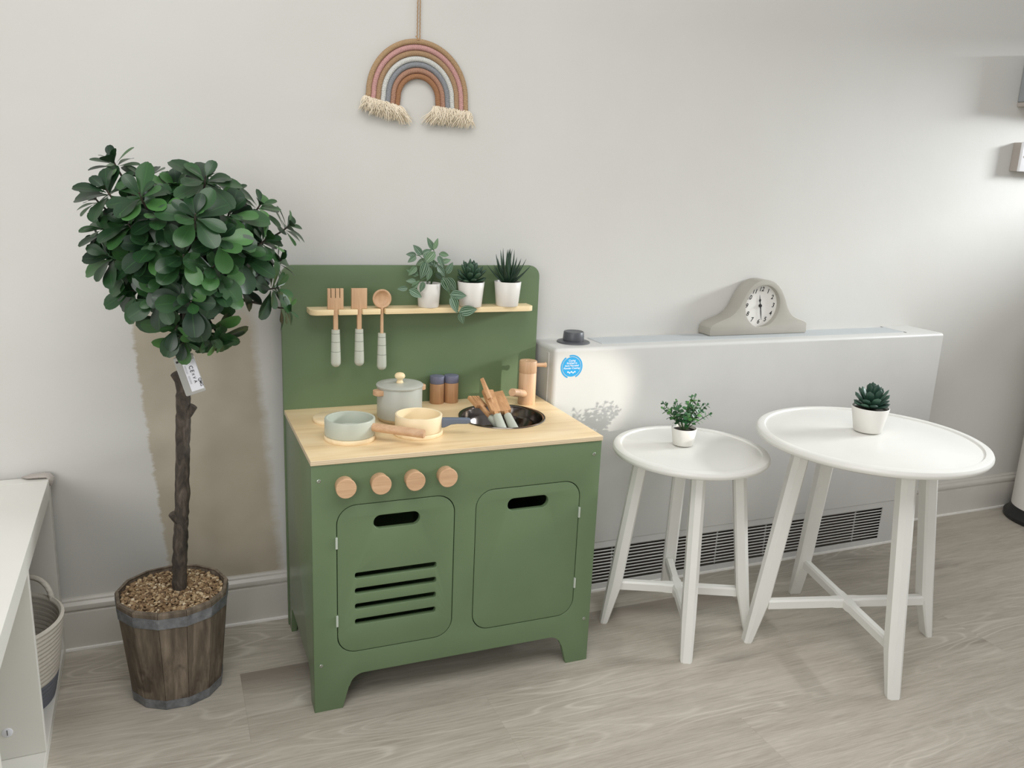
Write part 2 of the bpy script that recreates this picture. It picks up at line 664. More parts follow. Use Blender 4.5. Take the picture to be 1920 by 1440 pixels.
def slab(loops, t, bev=0.001, mtx=None, seg=2):
    """outline plus holes in XY, thickness t along +Z from z=0, bevelled edges; returns a mesh"""
    cu = bpy.data.curves.new('slab', 'CURVE')
    cu.dimensions = '2D'
    cu.fill_mode = 'BOTH'
    for lp in loops:
        sp = cu.splines.new('POLY')
        sp.points.add(len(lp) - 1)
        for p, (x, y) in zip(sp.points, lp):
            p.co = (x, y, 0, 1)
        sp.use_cyclic_u = True
    cu.extrude = max(t / 2 - bev, 0.0)
    cu.bevel_depth = bev
    cu.bevel_resolution = seg
    cu.offset = -bev
    o = bpy.data.objects.new('slab', cu)
    link(o)
    bpy.context.view_layer.update()
    dg = bpy.context.evaluated_depsgraph_get()
    me = bpy.data.meshes.new_from_object(o.evaluated_get(dg), depsgraph=dg)
    bpy.data.objects.remove(o)
    bpy.data.curves.remove(cu)
    me.transform(Matrix.Translation((0, 0, t / 2)))
    if mtx is not None:
        me.transform(mtx)
    bm = bmesh.new()
    bm.from_mesh(me)
    bmesh.ops.remove_doubles(bm, verts=bm.verts, dist=1e-6)
    bmesh.ops.recalc_face_normals(bm, faces=bm.faces)
    bm.to_mesh(me)
    bm.free()
    return me


# XY of a slab -> world XZ, thickness towards +Y from y0 (front face at y0)
def XZ(y0):
    return Matrix(((1, 0, 0, 0), (0, 0, 1, y0), (0, 1, 0, 0), (0, 0, 0, 1)))


def lathe(prof, n=48, cx=0, cy=0, cz=0, axis='Z', cap=True, uv=False):
    """prof: list of (r, z)"""
    bm = bmesh.new()
    rings = []
    uvl = bm.loops.layers.uv.new('UVMap') if uv else None
    for r, z in prof:
        if r < 1e-6:
            rings.append([bm.verts.new((0, 0, z))])
        else:
            rings.append([bm.verts.new((r * cos(2 * pi * i / n), r * sin(2 * pi * i / n), z)) for i in range(n)])
    for a, b in zip(rings[:-1], rings[1:]):
        for i in range(n):
            j = (i + 1) % n
            try:
                if len(a) == 1 and len(b) == 1:
                    continue
                if len(a) == 1:
                    bm.faces.new((a[0], b[j], b[i]))
                elif len(b) == 1:
                    bm.faces.new((a[i], a[j], b[0]))
                else:
                    bm.faces.new((a[i], a[j], b[j], b[i]))
            except ValueError:
                pass
    if cap:
        for rg in (rings[0], rings[-1]):
            if len(rg) > 1:
                try:
                    bm.faces.new(rg)
                except ValueError:
                    pass
    if uv:
        z0 = prof[0][1]
        for f in bm.faces:
            for lp in f.loops:
                lp[uvl].uv = (0.5, abs(lp.vert.co.z - z0))
    bmesh.ops.recalc_face_normals(bm, faces=bm.faces)
    if axis == 'Y':
        bmesh.ops.rotate(bm, verts=bm.verts, cent=(0, 0, 0), matrix=Matrix.Rotation(pi / 2, 3, 'X'))
    elif axis == 'X':
        bmesh.ops.rotate(bm, verts=bm.verts, cent=(0, 0, 0), matrix=Matrix.Rotation(pi / 2, 3, 'Y'))
    elif isinstance(axis, Vector):
        q = Vector((0, 0, 1)).rotation_difference(axis.normalized())
        bmesh.ops.rotate(bm, verts=bm.verts, cent=(0, 0, 0), matrix=q.to_matrix())
    bmesh.ops.translate(bm, verts=bm.verts, vec=(cx, cy, cz))
    return bm


def rounded(r, z0, z1, b=0.001, rb=None):
    rb = rb or r
    return [(0, z0), (rb - b, z0), (rb - b * .3, z0 + b * .3), (rb, z0 + b), (r, z1 - b), (r - b * .3, z1 - b * .3), (r - b, z1), (0, z1)]


def tube(bm, pts, rad, n=8, uv=None, cap=True, flat=1.0, upv=(0, 0, 1)):
    """sweep a circle (or flattened ellipse) along pts into bm"""
    pts = [Vector(p) for p in pts]
    rad = rad if isinstance(rad, (list, tuple)) else [rad] * len(pts)
    uvl = bm.loops.layers.uv.verify() if uv is not None else None
    rings = []
    t0 = (pts[1] - pts[0]).normalized()
    u = Vector(upv)
    nrm = (u - t0 * u.dot(t0))
    if nrm.length < 1e-4:
        nrm = t0.orthogonal()
    nrm.normalize()
    ln = 0
    lens = []
    for i, p in enumerate(pts):
        if i == 0:
            t = (pts[1] - p)
        elif i == len(pts) - 1:
            t = p - pts[i - 1]
        else:
            t = pts[i + 1] - pts[i - 1]
        t.normalize()
        nrm = (nrm - t * nrm.dot(t))
        nrm.normalize()
        b = t.cross(nrm)
        if i:
            ln += (p - pts[i - 1]).length
        lens.append(ln)
        r = max(rad[i], 1e-5)
        rings.append([bm.verts.new(p + b * (r * cos(2 * pi * k / n)) + nrm * (r * flat * sin(2 * pi * k / n))) for k in range(n)])
    for i in range(len(rings) - 1):
        for k in range(n):
            j = (k + 1) % n
            f = bm.faces.new((rings[i][k], rings[i][j], rings[i + 1][j], rings[i + 1][k]))
            if uvl is not None:
                vals = ((k / n, lens[i]), ((k + 1) / n, lens[i]), ((k + 1) / n, lens[i + 1]), (k / n, lens[i + 1]))
                for lp, q in zip(f.loops, vals):
                    lp[uvl].uv = q
    if cap:
        bm.faces.new(list(reversed(rings[0])))
        bm.faces.new(rings[-1])
    return bm


def leaf(bm, base, d, nrm, L, Wd, shape='obovate', fold=0.18, droop=0.25, nt=8, stalk=0.0, twist=0.0):
    """flat blade with a folded midrib and a droop"""
    uvl = bm.loops.layers.uv.verify()
    d = Vector(d).normalized()
    nrm = Vector(nrm)
    nrm = nrm - d * nrm.dot(d)
    if nrm.length < 1e-4:
        nrm = d.orthogonal()
    nrm.normalize()
    side = d.cross(nrm)
    rows = []
    for i in range(nt + 1):
        t = i / nt
        if shape == 'obovate':
            tm = 0.66
            if t < tm:
                q = t / tm
                w = 0.07 + 0.93 * (q * q * (3 - 2 * q)) ** 0.85
            else:
                w = max(0.30, sqrt(max(0.0, 1 - ((t - tm) / (1.02 - tm)) ** 2)))
        elif shape == 'ovate':
            w = sin(pi * min(1.0, (t * 0.98 + 0.02) ** 0.75)) ** 0.85 if 0 < t < 1 else 0.04
        else:
            w = sin(pi * t) ** 0.8 if 0 < t < 1 else 0.05
        w = max(w, 0.03) * Wd / 2
        ang = droop * t
        c = Vector(base) + d * (L * t * cos(ang * .6)) - nrm * (L * t * sin(ang) * 0.6)
        n2 = (nrm * cos(ang) + d * sin(ang) * 0.6).normalized()
        row = [c - side * w + n2 * (fold * w), c - side * w * .5 + n2 * (fold * w * .4), c, c + side * w * .5 + n2 * (fold * w * .4), c + side * w + n2 * (fold * w)]
        rows.append([bm.verts.new(p) for p in row])
    for i in range(nt):
        for k in range(4):
            f = bm.faces.new((rows[i][k], rows[i][k + 1], rows[i + 1][k + 1], rows[i + 1][k]))
            for lp, q in zip(f.loops, ((k / 4, i / nt), ((k + 1) / 4, i / nt), ((k + 1) / 4, (i + 1) / nt), (k / 4, (i + 1) / nt))):
                lp[uvl].uv = q
            f.smooth = True


def fat_leaf(bm, base, d, nrm, L, Wd, th, shape='succ', curl=0.3, n=8, nt=7):
    """thick succulent leaf"""
    d = Vector(d).normalized()
    nrm = Vector(nrm)
    nrm = (nrm - d * nrm.dot(d)).normalized()
    pts, rad = [], []
    for i in range(nt + 1):
        t = i / nt
        pts.append(Vector(base) + d * (L * t) + nrm * (L * curl * t * t))
        if shape == 'succ':
            w = 0.35 + 0.65 * sin(pi * min(1, t ** 0.9 * 0.72)) if t < 0.86 else (0.62 if t < 0.99 else 0.06)
        else:
            w = (1 - t) ** 0.8 * 1.0 + 0.03
        rad.append(w * Wd / 2)
    b2 = bmesh.new()
    tube(b2, pts, rad, n=n, uv=0, flat=th / Wd, upv=nrm)
    for f in b2.faces:
        f.smooth = True
    join(bm, b2)


def text_me(s, size, th=0.0003, shear=0.0, mtx=None, bold=0.0):
    cu = bpy.data.curves.new('txt', 'FONT')
    cu.body = s
    cu.size = size
    cu.align_x = 'CENTER'
    cu.align_y = 'CENTER'
    cu.shear = shear
    cu.extrude = th
    cu.offset = bold
    o = bpy.data.objects.new('txt', cu)
    link(o)
    bpy.context.view_layer.update()
    dg = bpy.context.evaluated_depsgraph_get()
    me = bpy.data.meshes.new_from_object(o.evaluated_get(dg), depsgraph=dg)
    bpy.data.objects.remove(o)
    bpy.data.curves.remove(cu)
    if mtx is not None:
        me.transform(mtx)
    return me


def wallface(x, y, z, rot=0.0):
    """text drawn in XY -> upright, readable from -Y"""
    return Matrix.Translation((x, y, z)) @ Matrix.Rotation(pi / 2, 4, 'X') @ Matrix.Rotation(rot, 4, 'Z')


def frame_mtx(o, x, y):
    """matrix with origin o and first two axes x, y"""
    x = Vector(x).normalized()
    y = Vector(y)
    y = (y - x * y.dot(x)).normalized()
    z = x.cross(y)
    mm = Matrix((x, y, z)).transposed().to_4x4()
    mm.translation = Vector(o)
    return mm


# ================================================================== setting
def structure():
    bm = bmesh.new()
    for p in ((-3.2, 0.0, 0), (4.2, 0.0, 0), (4.2, -4.8, 0), (-3.2, -4.8, 0)):
        bm.verts.new(p)
    bm.faces.new(bm.verts)
    r = bmesh.ops.extrude_face_region(bm, geom=list(bm.faces))
    bmesh.ops.translate(bm, verts=[g for g in r['geom'] if isinstance(g, bmesh.types.BMVert)], vec=(0, 0, -0.05))
    f = obj('floor', bm, 'floor'); f['kind'] = 'structure'
    w = obj('wall_back', box_bm(-3.2, 4.2, 0.0, 0.12, -0.05, 2.7), 'wall'); w['kind'] = 'structure'
    bm = bmesh.new()
    wy0, wy1, wz0, wz1 = -1.60, -0.28, 1.24, 1.63
    box_bm(2.90, 3.12, -2.6, 0.0, 0.0, wz0, bm=bm)
    box_bm(2.90, 3.12, -2.6, 0.0, wz1, 2.7, bm=bm)
    box_bm(2.90, 3.12, -2.6, wy0, wz0, wz1, bm=bm)
    box_bm(2.90, 3.12, wy1, 0.0, wz0, wz1, bm=bm)
    w = obj('wall_right', bm, 'wall'); w['kind'] = 'structure'
    bm = bmesh.new()
    for a in (wy0, wy1 - 0.05, (wy0 + wy1) / 2 - 0.025):
        box_bm(3.02, 3.07, a, a + 0.05, wz0, wz1, bm=bm)
    for a in (wz0, wz1 - 0.05):
        box_bm(3.02, 3.07, wy0 + 0.05, wy1 - 0.05, a, a + 0.05, bm=bm)
    w = obj('window_1', bm, 'skirting_bead'); w['kind'] = 'structure'
    # skirting profile (y towards the room is negative), z
    prof = [(0, 0.1174), (-0.006, 0.1170), (-0.010, 0.1135), (-0.0105, 0.110), (-0.0125, 0.108), (-0.0165, 0.104),
            (-0.0175, 0.099), (-0.0165, 0.094), (-0.0125, 0.0915), (-0.0125, 0.0885), (-0.0165, 0.087), (-0.017, 0.084), (-0.017, 0.0), (0, 0)]
    bm = bmesh.new()
    a = [bm.verts.new((-3.2, y, z)) for y, z in prof]
    b = [bm.verts.new((2.9, y, z)) for y, z in prof]
    for i in range(len(prof) - 1):
        bm.faces.new((a[i], a[i + 1], b[i + 1], b[i]))
    s = obj('baseboard_back', bm, 'skirting_paint', smooth=25); s['kind'] = 'structure'
    # white sealant bead between skirting and floor
    s = obj('trim_1', box_bm(-3.2, 2.9, -0.0225, -0.0165, 0.0, 0.0065, 0.001), 'skirting_bead'); s['kind'] = 'structure'


structure()


# ================================================================== toy kitchen
KX0, KX1, YB, YF, ZC, ZU = -0.2093, 0.3866, -0.0535, -0.4021, 0.5202, 0.5105


def kitchen():
    t = thing('toy_kitchen', 'green wooden toy kitchen with a light wood worktop, two doors and four round knobs', 'toy kitchen', (0.0887, -0.23, 0))
    # tall back board with rounded top corners
    r = 0.026
    out = [(-0.2115, 0.0), (-0.185, 0.0), (-0.180, 0.05), (-0.165, 0.065), (0.338, 0.065), (0.353, 0.05), (0.358, 0.0), (0.3845, 0.0)]
    out += [(0.3845 - r + r * cos(radians(a)), 0.8345 - r + r * sin(radians(a))) for a in range(0, 91, 9)]
    out += [(-0.2115 + r - r * cos(radians(a)), 0.8345 - r + r * sin(radians(a))) for a in range(90, -1, -9)]
    obj('back_board', slab([out], 0.012, 0.0012, XZ(YB)), 'green_paint', t, 30)
    for x in (KX0, KX1 - 0.012):
        pr = [(-0.39, 0.0), (-0.36, 0.0), (-0.345, 0.06), (-0.33, 0.068), (-0.11, 0.068), (-0.095, 0.06), (-0.085, 0.0), (-0.0545, 0.0), (-0.0545, ZU), (-0.39, ZU)]
        # y,z outline -> world
        mt = Matrix(((0, 0, 1, x), (1, 0, 0, 0), (0, 1, 0, 0), (0, 0, 0, 1)))
        obj('side_panel', slab([pr], 0.012, 0.0008, mt), 'green_side', t, 30)
    obj('inner_divider', box_bm(0.084, 0.094, -0.388, -0.0545, 0.075, ZU - 0.001, 0.0005), 'green_paint', t)
    obj('inner_shelf', box_bm(KX0 + 0.013, 0.083, -0.388, -0.0545, 0.075, 0.085, 0.0005), 'green_paint', t)
    obj('inner_shelf', box_bm(0.095, KX1 - 0.013, -0.388, -0.0545, 0.075, 0.085, 0.0005), 'green_paint', t)
    # front panel with arched foot cut-out and door openings
    out = [(KX0, 0.0), (-0.1546, 0.0), (-0.1425, 0.045)]
    for a in range(170, 84, -8):
        out.append((-0.112 + 0.029 * cos(radians(a)), 0.0415 + 0.029 * sin(radians(a))))
    for a in range(95, 9, -8):
        out.append((0.292 + 0.029 * cos(radians(a)), 0.0412 + 0.029 * sin(radians(a))))
    out += [(0.323, 0.045), (0.3352, 0.0), (KX1, 0.0), (KX1, ZU), (KX0, ZU)]
    dl = (-0.1630, 0.0668, 0.1205, 0.4252)
    dr = (0.1130, 0.3424, 0.1205, 0.4265)
    rr = 0.036
    g = 0.0016
    fp = obj('front_panel', slab([out, rrect(dl[0] - g, dl[1] + g, dl[2] - g, dl[3] + g, rr + g), rrect(dr[0] - g, dr[1] + g, dr[2] - g, dr[3] + g, rr + g)], 0.012, 0.0007, XZ(YF)), 'green_paint', t, 30)
    for x, z in ((-0.1957, 0.4795), (-0.1957, 0.101), (0.3704, 0.4815), (0.3734, 0.1026)):
        bm = lathe([(0, 0), (0.0038, 0), (0.0038, 0.0005), (0.0030, 0.0011), (0.0017, 0.0011), (0.0015, 0.0004), (0, 0.0004)], 20, x, YF, z, 'Y')
        obj('screw', bm, 'screw', fp, 40)
    # oven door
    od = slab([rrect(*dl, rr), rrect(-0.0942, -0.0030, 0.3722, 0.3998, 0.0137)] +
              [rrect(-0.1300, 0.0325, z - 0.0062, z + 0.0062, 0.0042, 5) for z in (0.2808, 0.2483, 0.2157, 0.1830)], 0.0115, 0.0010, XZ(YF + 0.0002))
    od = obj('oven_door', od, 'green_paint', t, 30)
    for z in (0.3533, 0.1913):
        obj('hinge', box_bm(-0.1668, -0.1626, YF - 0.0026, YF + 0.004, z - 0.0115, z + 0.0115, 0.0006), 'hinge', od)
    cd = slab([rrect(*dr, rr), rrect(0.1803, 0.2708, 0.3762, 0.4030, 0.0133)], 0.0115, 0.0010, XZ(YF + 0.0002))
    cd = obj('cupboard_door', cd, 'green_paint', t, 30)
    for z in (0.3553, 0.1929):
        obj('hinge', box_bm(0.3420, 0.3460, YF - 0.0026, YF + 0.004, z - 0.0115, z + 0.0115, 0.0006), 'hinge', cd)
    # worktop
    ct = slab([[(-0.2105, -0.4045), (0.3878, -0.4045), (0.3878, -0.0535), (-0.2105, -0.0535)], circle(0.2364, -0.2152, 0.0915, 64)], 0.0097, 0.0006, Matrix.Translation((0, 0, ZU)))
    obj('worktop', ct, 'counter', t, 30)
    # steel sink
    pr = [(0.0962, ZC - 0.0002), (0.0966, ZC + 0.0008), (0.0958, ZC + 0.0020), (0.0930, ZC + 0.0022), (0.0905, ZC + 0.0012), (0.0890, ZC - 0.002), (0.0872, ZC - 0.020),
          (0.080, ZC - 0.038), (0.066, ZC - 0.0445), (0.03, ZC - 0.046), (0, ZC - 0.046), (0, ZC - 0.0475), (0.07, ZC - 0.0462), (0.0888, ZC - 0.020), (0.0908, ZC - 0.0005)]
    obj('sink', lathe(pr + [pr[0]], 72, 0.2364, -0.2152, 0, cap=False), 'steel', t, 50)
    # hot plates
    for x, y in ((-0.1150, -0.2885), (0.0235, -0.2885), (-0.1150, -0.1570), (0.0200, -0.1750)):
        bm = lathe([(0, ZC + 0.0001), (0.0492, ZC + 0.0001), (0.0500, ZC + 0.001), (0.0502, ZC + 0.0062), (0.0494, ZC + 0.0082), (0.0478, ZC + 0.0090), (0, ZC + 0.0090)], 56, x, y, 0)
        obj('hot_plate', bm, 'birch_ring', t, 40)
    # knobs
    for i, (x, z) in enumerate(((-0.1500, 0.4686), (-0.0846, 0.4690), (-0.0192, 0.4694), (0.0451, 0.4700))):
        bm = lathe([(0, 0), (0.0168, 0), (0.0172, 0.0006), (0.0172, 0.0166), (0.0186, 0.0172), (0.0188, 0.0180), (0.0188, 0.0226), (0.0180, 0.0236), (0, 0.0238)], 40, x, YF - 0.0001, z, 'Y')
        obj('control_knob', bm, 'beech_x', t, 40)
    # shelf with three slots
    yb, yf = YB - 0.0002, -0.1040
    pts = [(-0.159, yb)]
    rc = 0.017
    pts += [(-0.159, yf + 0.022)]
    pts += [(-0.159 + rc - rc * cos(radians(a)), yf + rc - rc * sin(radians(a))) for a in range(10, 91, 10)]
    for x in (-0.1046, -0.0540, -0.0042):
        q = 0.0022
        pts += [(x - 0.0051 - q, yf), (x - 0.0051 - q * .3, yf + q * .3), (x - 0.0051, yf + q), (x - 0.0051, yf + 0.026), (x + 0.0051, yf + 0.026), (x + 0.0051, yf + q), (x + 0.0051 + q * .3, yf + q * .3), (x + 0.0051 + q, yf)]
    pts += [(0.353 - rc + rc * cos(radians(a)), yf + rc - rc * sin(radians(a))) for a in range(90, 9, -10)]
    pts += [(0.353, yb)]
    obj('shelf', slab([pts], 0.0115, 0.001, Matrix.Translation((0, 0, 0.7345))), 'birch_light', t, 30, 'light wood shelf with three slots')
    # tap
    bm = lathe([(0, 0), (0.0200, 0), (0.0204, 0.001), (0.0204, 0.0742), (0.0196, 0.0752), (0, 0.0752)], 40, 0.3335, -0.1262, ZC)
    tp = obj('tap', bm, 'beech', t, 40, 'wooden tap')
    bm = lathe([(0, 0.0753), (0.0200, 0.0753), (0.0208, 0.0765), (0.0208, 0.1010), (0.0196, 0.1030), (0.006, 0.1030), (0.0055, 0.1020), (0, 0.1020)], 40, 0.3335, -0.1262, ZC)
    obj('tap_head', bm, 'beech', tp, 40)
    bm = lathe([(0, 0.016), (0.0042, 0.016), (0.0050, 0.040), (0.0062, 0.0425), (0.0062, 0.0440), (0.0052, 0.0450), (0, 0.0450)], 20, 0.3335, -0.1262, 0.6125, Vector((1, -0.05, -0.03)))
    obj('tap_lever', bm, 'beech_x', tp, 40)
    dv = Vector((0.273, -0.181, 0.5640)) - Vector((0.3335, -0.1262, 0.5430))
    L = dv.length
    bm = lathe([(0, 0.012), (0.0088, 0.012), (0.0092, L - 0.001), (0.0086, L), (0, L)], 28, 0.3335, -0.1262, 0.5430, dv)
    obj('tap_spout', bm, 'beech_x', tp, 40)


kitchen()


# ================================================================== cookware on the worktop
def pan_bm(cx, cy, r, z0, h, wall=0.0046):
    b = 0.0014
    pr = [(0, z0), (r - b * 1.5, z0), (r - b * .3, z0 + b * .5), (r, z0 + b * 1.5), (r, z0 + h - b), (r - b * .3, z0 + h - b * .3), (r - b, z0 + h), (r - wall + b * .6, z0 + h),
          (r - wall, z0 + h - b * .6), (r - wall - 0.001, z0 + 0.009), (r - wall - 0.004, z0 + 0.006), (0, z0 + 0.006)]
    return lathe(pr, 64, cx, cy, 0)


def cookware():
    z0 = ZC + 0.0091
    t = thing('toy_saucepan', 'open sage green toy saucepan with a round beech handle, on the front left hot plate', 'toy pan', (-0.1148, -0.2868, z0))
    obj('pan_body', pan_bm(-0.1148, -0.2868, 0.0490, z0, 0.0335), 'pan_sage', t, 40)
    a = Vector((-0.1148, -0.2868, 0.5495)); e = Vector((0.0100, -0.3780, 0.5465))
    dv = e - a
    obj('handle', lathe([(0, 0.0475), (0.0078, 0.0475), (0.0085, 0.055), (0.0087, dv.length - 0.002), (0.0080, dv.length), (0, dv.length)], 28, *a, dv), 'beech_x', t, 40)
    t = thing('toy_saucepan', 'cream toy saucepan with a flat blue-grey handle, on the front right hot plate', 'toy pan', (0.0240, -0.2895, z0))
    obj('pan_body', pan_bm(0.0240, -0.2895, 0.0476, z0, 0.0325), 'pan_cream', t, 40)
    out = [(0.0462, 0.003), (0.0462, 0.0225), (0.055, 0.0230), (0.0975, 0.0245), (0.1030, 0.0235), (0.1055, 0.0200), (0.1040, 0.0150), (0.0985, 0.0128), (0.078, 0.0120), (0.066, 0.0100), (0.057, 0.0050), (0.052, 0.003)]
    d = Vector((0.925, -0.38, 0)).normalized()
    mm = frame_mtx(Vector((0.0240, -0.2895, z0)) + d.cross(Vector((0, 0, 1))) * -0.0055, d, (0, 0, 1))
    mm = frame_mtx(Vector((0.0240, -0.2895, z0 + 0.003)) - d.cross(Vector((0, 0, 1))) * 0.0055, d, (0, 0, 1))
    obj('handle', slab([out], 0.011, 0.0018, mm, 3), 'handle_blue', t, 40)
    t = thing('toy_stock_pot', 'tall grey toy cooking pot with lid, at the back of the worktop', 'toy pot', (0.0118, -0.1865, z0))
    cx, cy = 0.0118, -0.1865
    obj('pot_body', pan_bm(cx, cy, 0.0476, z0, 0.0655), 'pot_grey', t, 40)
    zl = z0 + 0.0657
    ld = obj('lid', lathe([(0, zl), (0.0490, zl), (0.0496, zl + 0.001), (0.0496, zl + 0.0035), (0.0480, zl + 0.0050), (0.030, zl + 0.0062), (0, zl + 0.0070)], 64, cx, cy, 0), 'pot_grey', t, 40)
    obj('lid_knob', lathe([(0, 0.0065), (0.0070, 0.0065), (0.0078, 0.008), (0.0066, 0.0105), (0.0056, 0.0130), (0.0062, 0.0150), (0.0095, 0.0172), (0.0112, 0.0205), (0.0105, 0.0245), (0.0078, 0.0275), (0.004, 0.0288), (0, 0.0290)], 32, cx, cy, zl), 'birch_light', ld, 60)
    for s in (-1, 1):
        d = Vector((0.955 * s, 0.297 * s, 0))
        mm = frame_mtx(Vector((cx, cy, z0 + 0.0575)), d, Vector((0, 0, 1)).cross(d))
        mm2 = mm @ Matrix.Translation((0, 0, -0.0055))
        w = 0.0115
        out = [(0.0445, -w), (0.0560, -w), (0.0602, -w * .75), (0.0620, -w * .35), (0.0620, w * .35), (0.0602, w * .75), (0.0560, w), (0.0445, w)]
        obj('side_handle', slab([out], 0.0110, 0.0012, mm2), 'beech_x', t, 40)
    for (x, y), lb in zip(((0.1305, -0.0722), (0.1650, -0.0722)), ('wooden toy shaker with a purple-blue cap, standing nearer the grey pot', 'wooden toy shaker with a purple-blue cap, standing nearer the sink')):
        t = thing('toy_shaker', lb, 'toy shaker', (x, y, ZC), 'pair of toy shakers at the back of the worktop')
        obj('shaker_body', lathe(rounded(0.0166, ZC + 0.0002, ZC + 0.0470, 0.0006), 36, x, y, 0), 'beech_dark', t, 40)
        obj('shaker_cap', lathe(rounded(0.0168, ZC + 0.0471, ZC + 0.0640, 0.0009), 36, x, y, 0), 'cap_blue', t, 40)


cookware()


# ================================================================== hanging utensils
def handle_bm(x, y, ztop, zbot, r0, r1):
    L = ztop - zbot
    pr = [(0, 0), (r0 - 0.0006, 0), (r0, -0.0006)]
    for i in range(1, 9):
        u = i / 8 * (L - r1)
        pr.append((r0 + (r1 - r0) * min(1, (u / (L - r1)) * 1.1), -u))
    for a in range(10, 91, 10):
        pr.append((r1 * cos(radians(a)), -(L - r1) - r1 * sin(radians(a))))
    pr[-1] = (0, -L)
    return lathe(pr, 28, x, y, ztop, uv=True)


def hanging():
    y = -0.0915
    grp = 'toy utensils hanging from the shelf'
    x = -0.1046
    t = thing('toy_fork', 'wooden toy fork with four tines, hanging in the leftmost slot of the shelf', 'toy utensil', (x, y, 0.7462), grp)
    w, zb, zt = 0.0167, 0.7464, 0.7900
    tw, gp = 0.0070, 0.0018
    pts = [(-w, zb), (w, zb), (w, zt)]
    xs = [w - 0.0070, w - 0.0163 + 0.0, w - 0.0256]
    for gx in xs:
        pts += [(gx, zt), (gx, zt - 0.0200), (gx - gp, zt - 0.0200), (gx - gp, zt)]
    pts += [(-w, zt)]
    obj('head', slab([[(x + a, b) for a, b in pts]], 0.0075, 0.0006, XZ(y - 0.00375)), 'beech', t, 30)
    obj('neck', box_bm(x - 0.0047, x + 0.0047, y - 0.0040, y + 0.0040, 0.7005, 0.7468, 0.0004), 'beech', t)
    obj('grip', handle_bm(x, y, 0.7020, 0.6200, 0.0087, 0.0106), 'handle_rings', t, 40)
    x = -0.0540
    t = thing('toy_spatula', 'wooden toy spatula with a square blade, hanging in the middle slot of the shelf', 'toy utensil', (x, y, 0.7462), grp)
    obj('head', slab([[(x - w, 0.7464), (x + w, 0.7464), (x + w, zt), (x - w, zt)]], 0.0075, 0.0006, XZ(y - 0.00375)), 'beech', t, 30)
    obj('neck', box_bm(x - 0.0047, x + 0.0047, y - 0.0040, y + 0.0040, 0.7005, 0.7468, 0.0004), 'beech', t)
    obj('grip', handle_bm(x, y, 0.7020, 0.6200, 0.0087, 0.0106), 'handle_rings', t, 40)
    x = -0.0042
    t = thing('toy_spoon', 'wooden toy spoon with a round bowl, hanging in the third slot of the shelf', 'toy utensil', (x, y, 0.7462), grp)
    pr = [(0, 0.010), (0.010, 0.0098), (0.0165, 0.0080), (0.0198, 0.0045), (0.0207, 0.0), (0.0205, -0.0022), (0.0195, -0.0030), (0.0168, -0.0024), (0.0150, 0.0010), (0.0115, 0.0038), (0.006, 0.0050), (0, 0.0054)]
    bm = lathe([(r, -z) for r, z in pr], 44, x, y, 0.7669, 'Y')
    obj('bowl', bm, 'beech', t, 60)
    obj('neck', lathe([(0, 0), (0.0036, 0), (0.0036, 0.0600), (0, 0.0600)], 20, x, y, 0.6900), 'beech', t, 40)
    obj('grip', handle_bm(x, y, 0.6915, 0.6085, 0.0085, 0.0104), 'handle_rings', t, 40)


hanging()


# ================================================================== utensils piled in the sink
def sink_utensil(name, label, A, B, head, hw, hl, roll=0.0, th=0.0085):
    """A: end of the grip in the bowl, B: tip of the head"""
    A, B = Vector(A), Vector(B)
    d = (B - A).normalized()
    L = (B - A).length
    t = thing(name, label, 'toy utensil', A, 'toy utensils piled in the sink')
    side = d.cross(Vector((0, 0, 1))).normalized()
    nrm = side.cross(d)
    q = Matrix.Rotation(roll, 3, d)
    side = q @ side
    nrm = q @ nrm
    gl = min(0.062, L - hl - 0.01)
    pr = [(0, 0), (0.005, 0.0008), (0.0085, 0.004), (0.0103, 0.010), (0.0100, 0.03), (0.0087, gl - 0.0006), (0.0080, gl), (0, gl)]
    pr2 = [(r, z) for r, z in pr]
    obj('grip', lathe(pr2, 24, *A, d), 'handle_sage', t, 40)
    mm = Matrix((side, d, nrm)).transposed().to_4x4()
    mm.translation = A - nrm * (th / 2)
    h0 = L - hl
    obj('neck', slab([[(-0.0047, gl - 0.003), (0.0047, gl - 0.003), (0.0047, h0 + 0.003), (-0.0047, h0 + 0.003)]], th * .9, 0.0004, mm), 'sink_utensil_wood', t)
    if head == 'spat':
        out = [(-hw * .86, h0 + 0.002), (-hw * .5, h0), (hw * .5, h0), (hw * .86, h0 + 0.002), (hw, L - 0.001), (-hw, L - 0.001)]
    elif head == 'fork':
        out = [(-hw, h0), (hw, h0), (hw, L)]
        for k in (0.45, 0.02, -0.41):
            out += [(hw * k + 0.0009, L), (hw * k + 0.0009, L - hl * .5), (hw * k - 0.0009, L - hl * .5), (hw * k - 0.0009, L)]
        out += [(-hw, L)]
    else:
        out = [(-hw, h0), (hw, h0), (hw, h0 + hl * .1), (hw * .2, L), (-hw * .15, L), (-hw, h0 + hl * .35)]
    obj('head', slab([out], th, 0.0008, mm), 'sink_utensil_wood', t, 30)


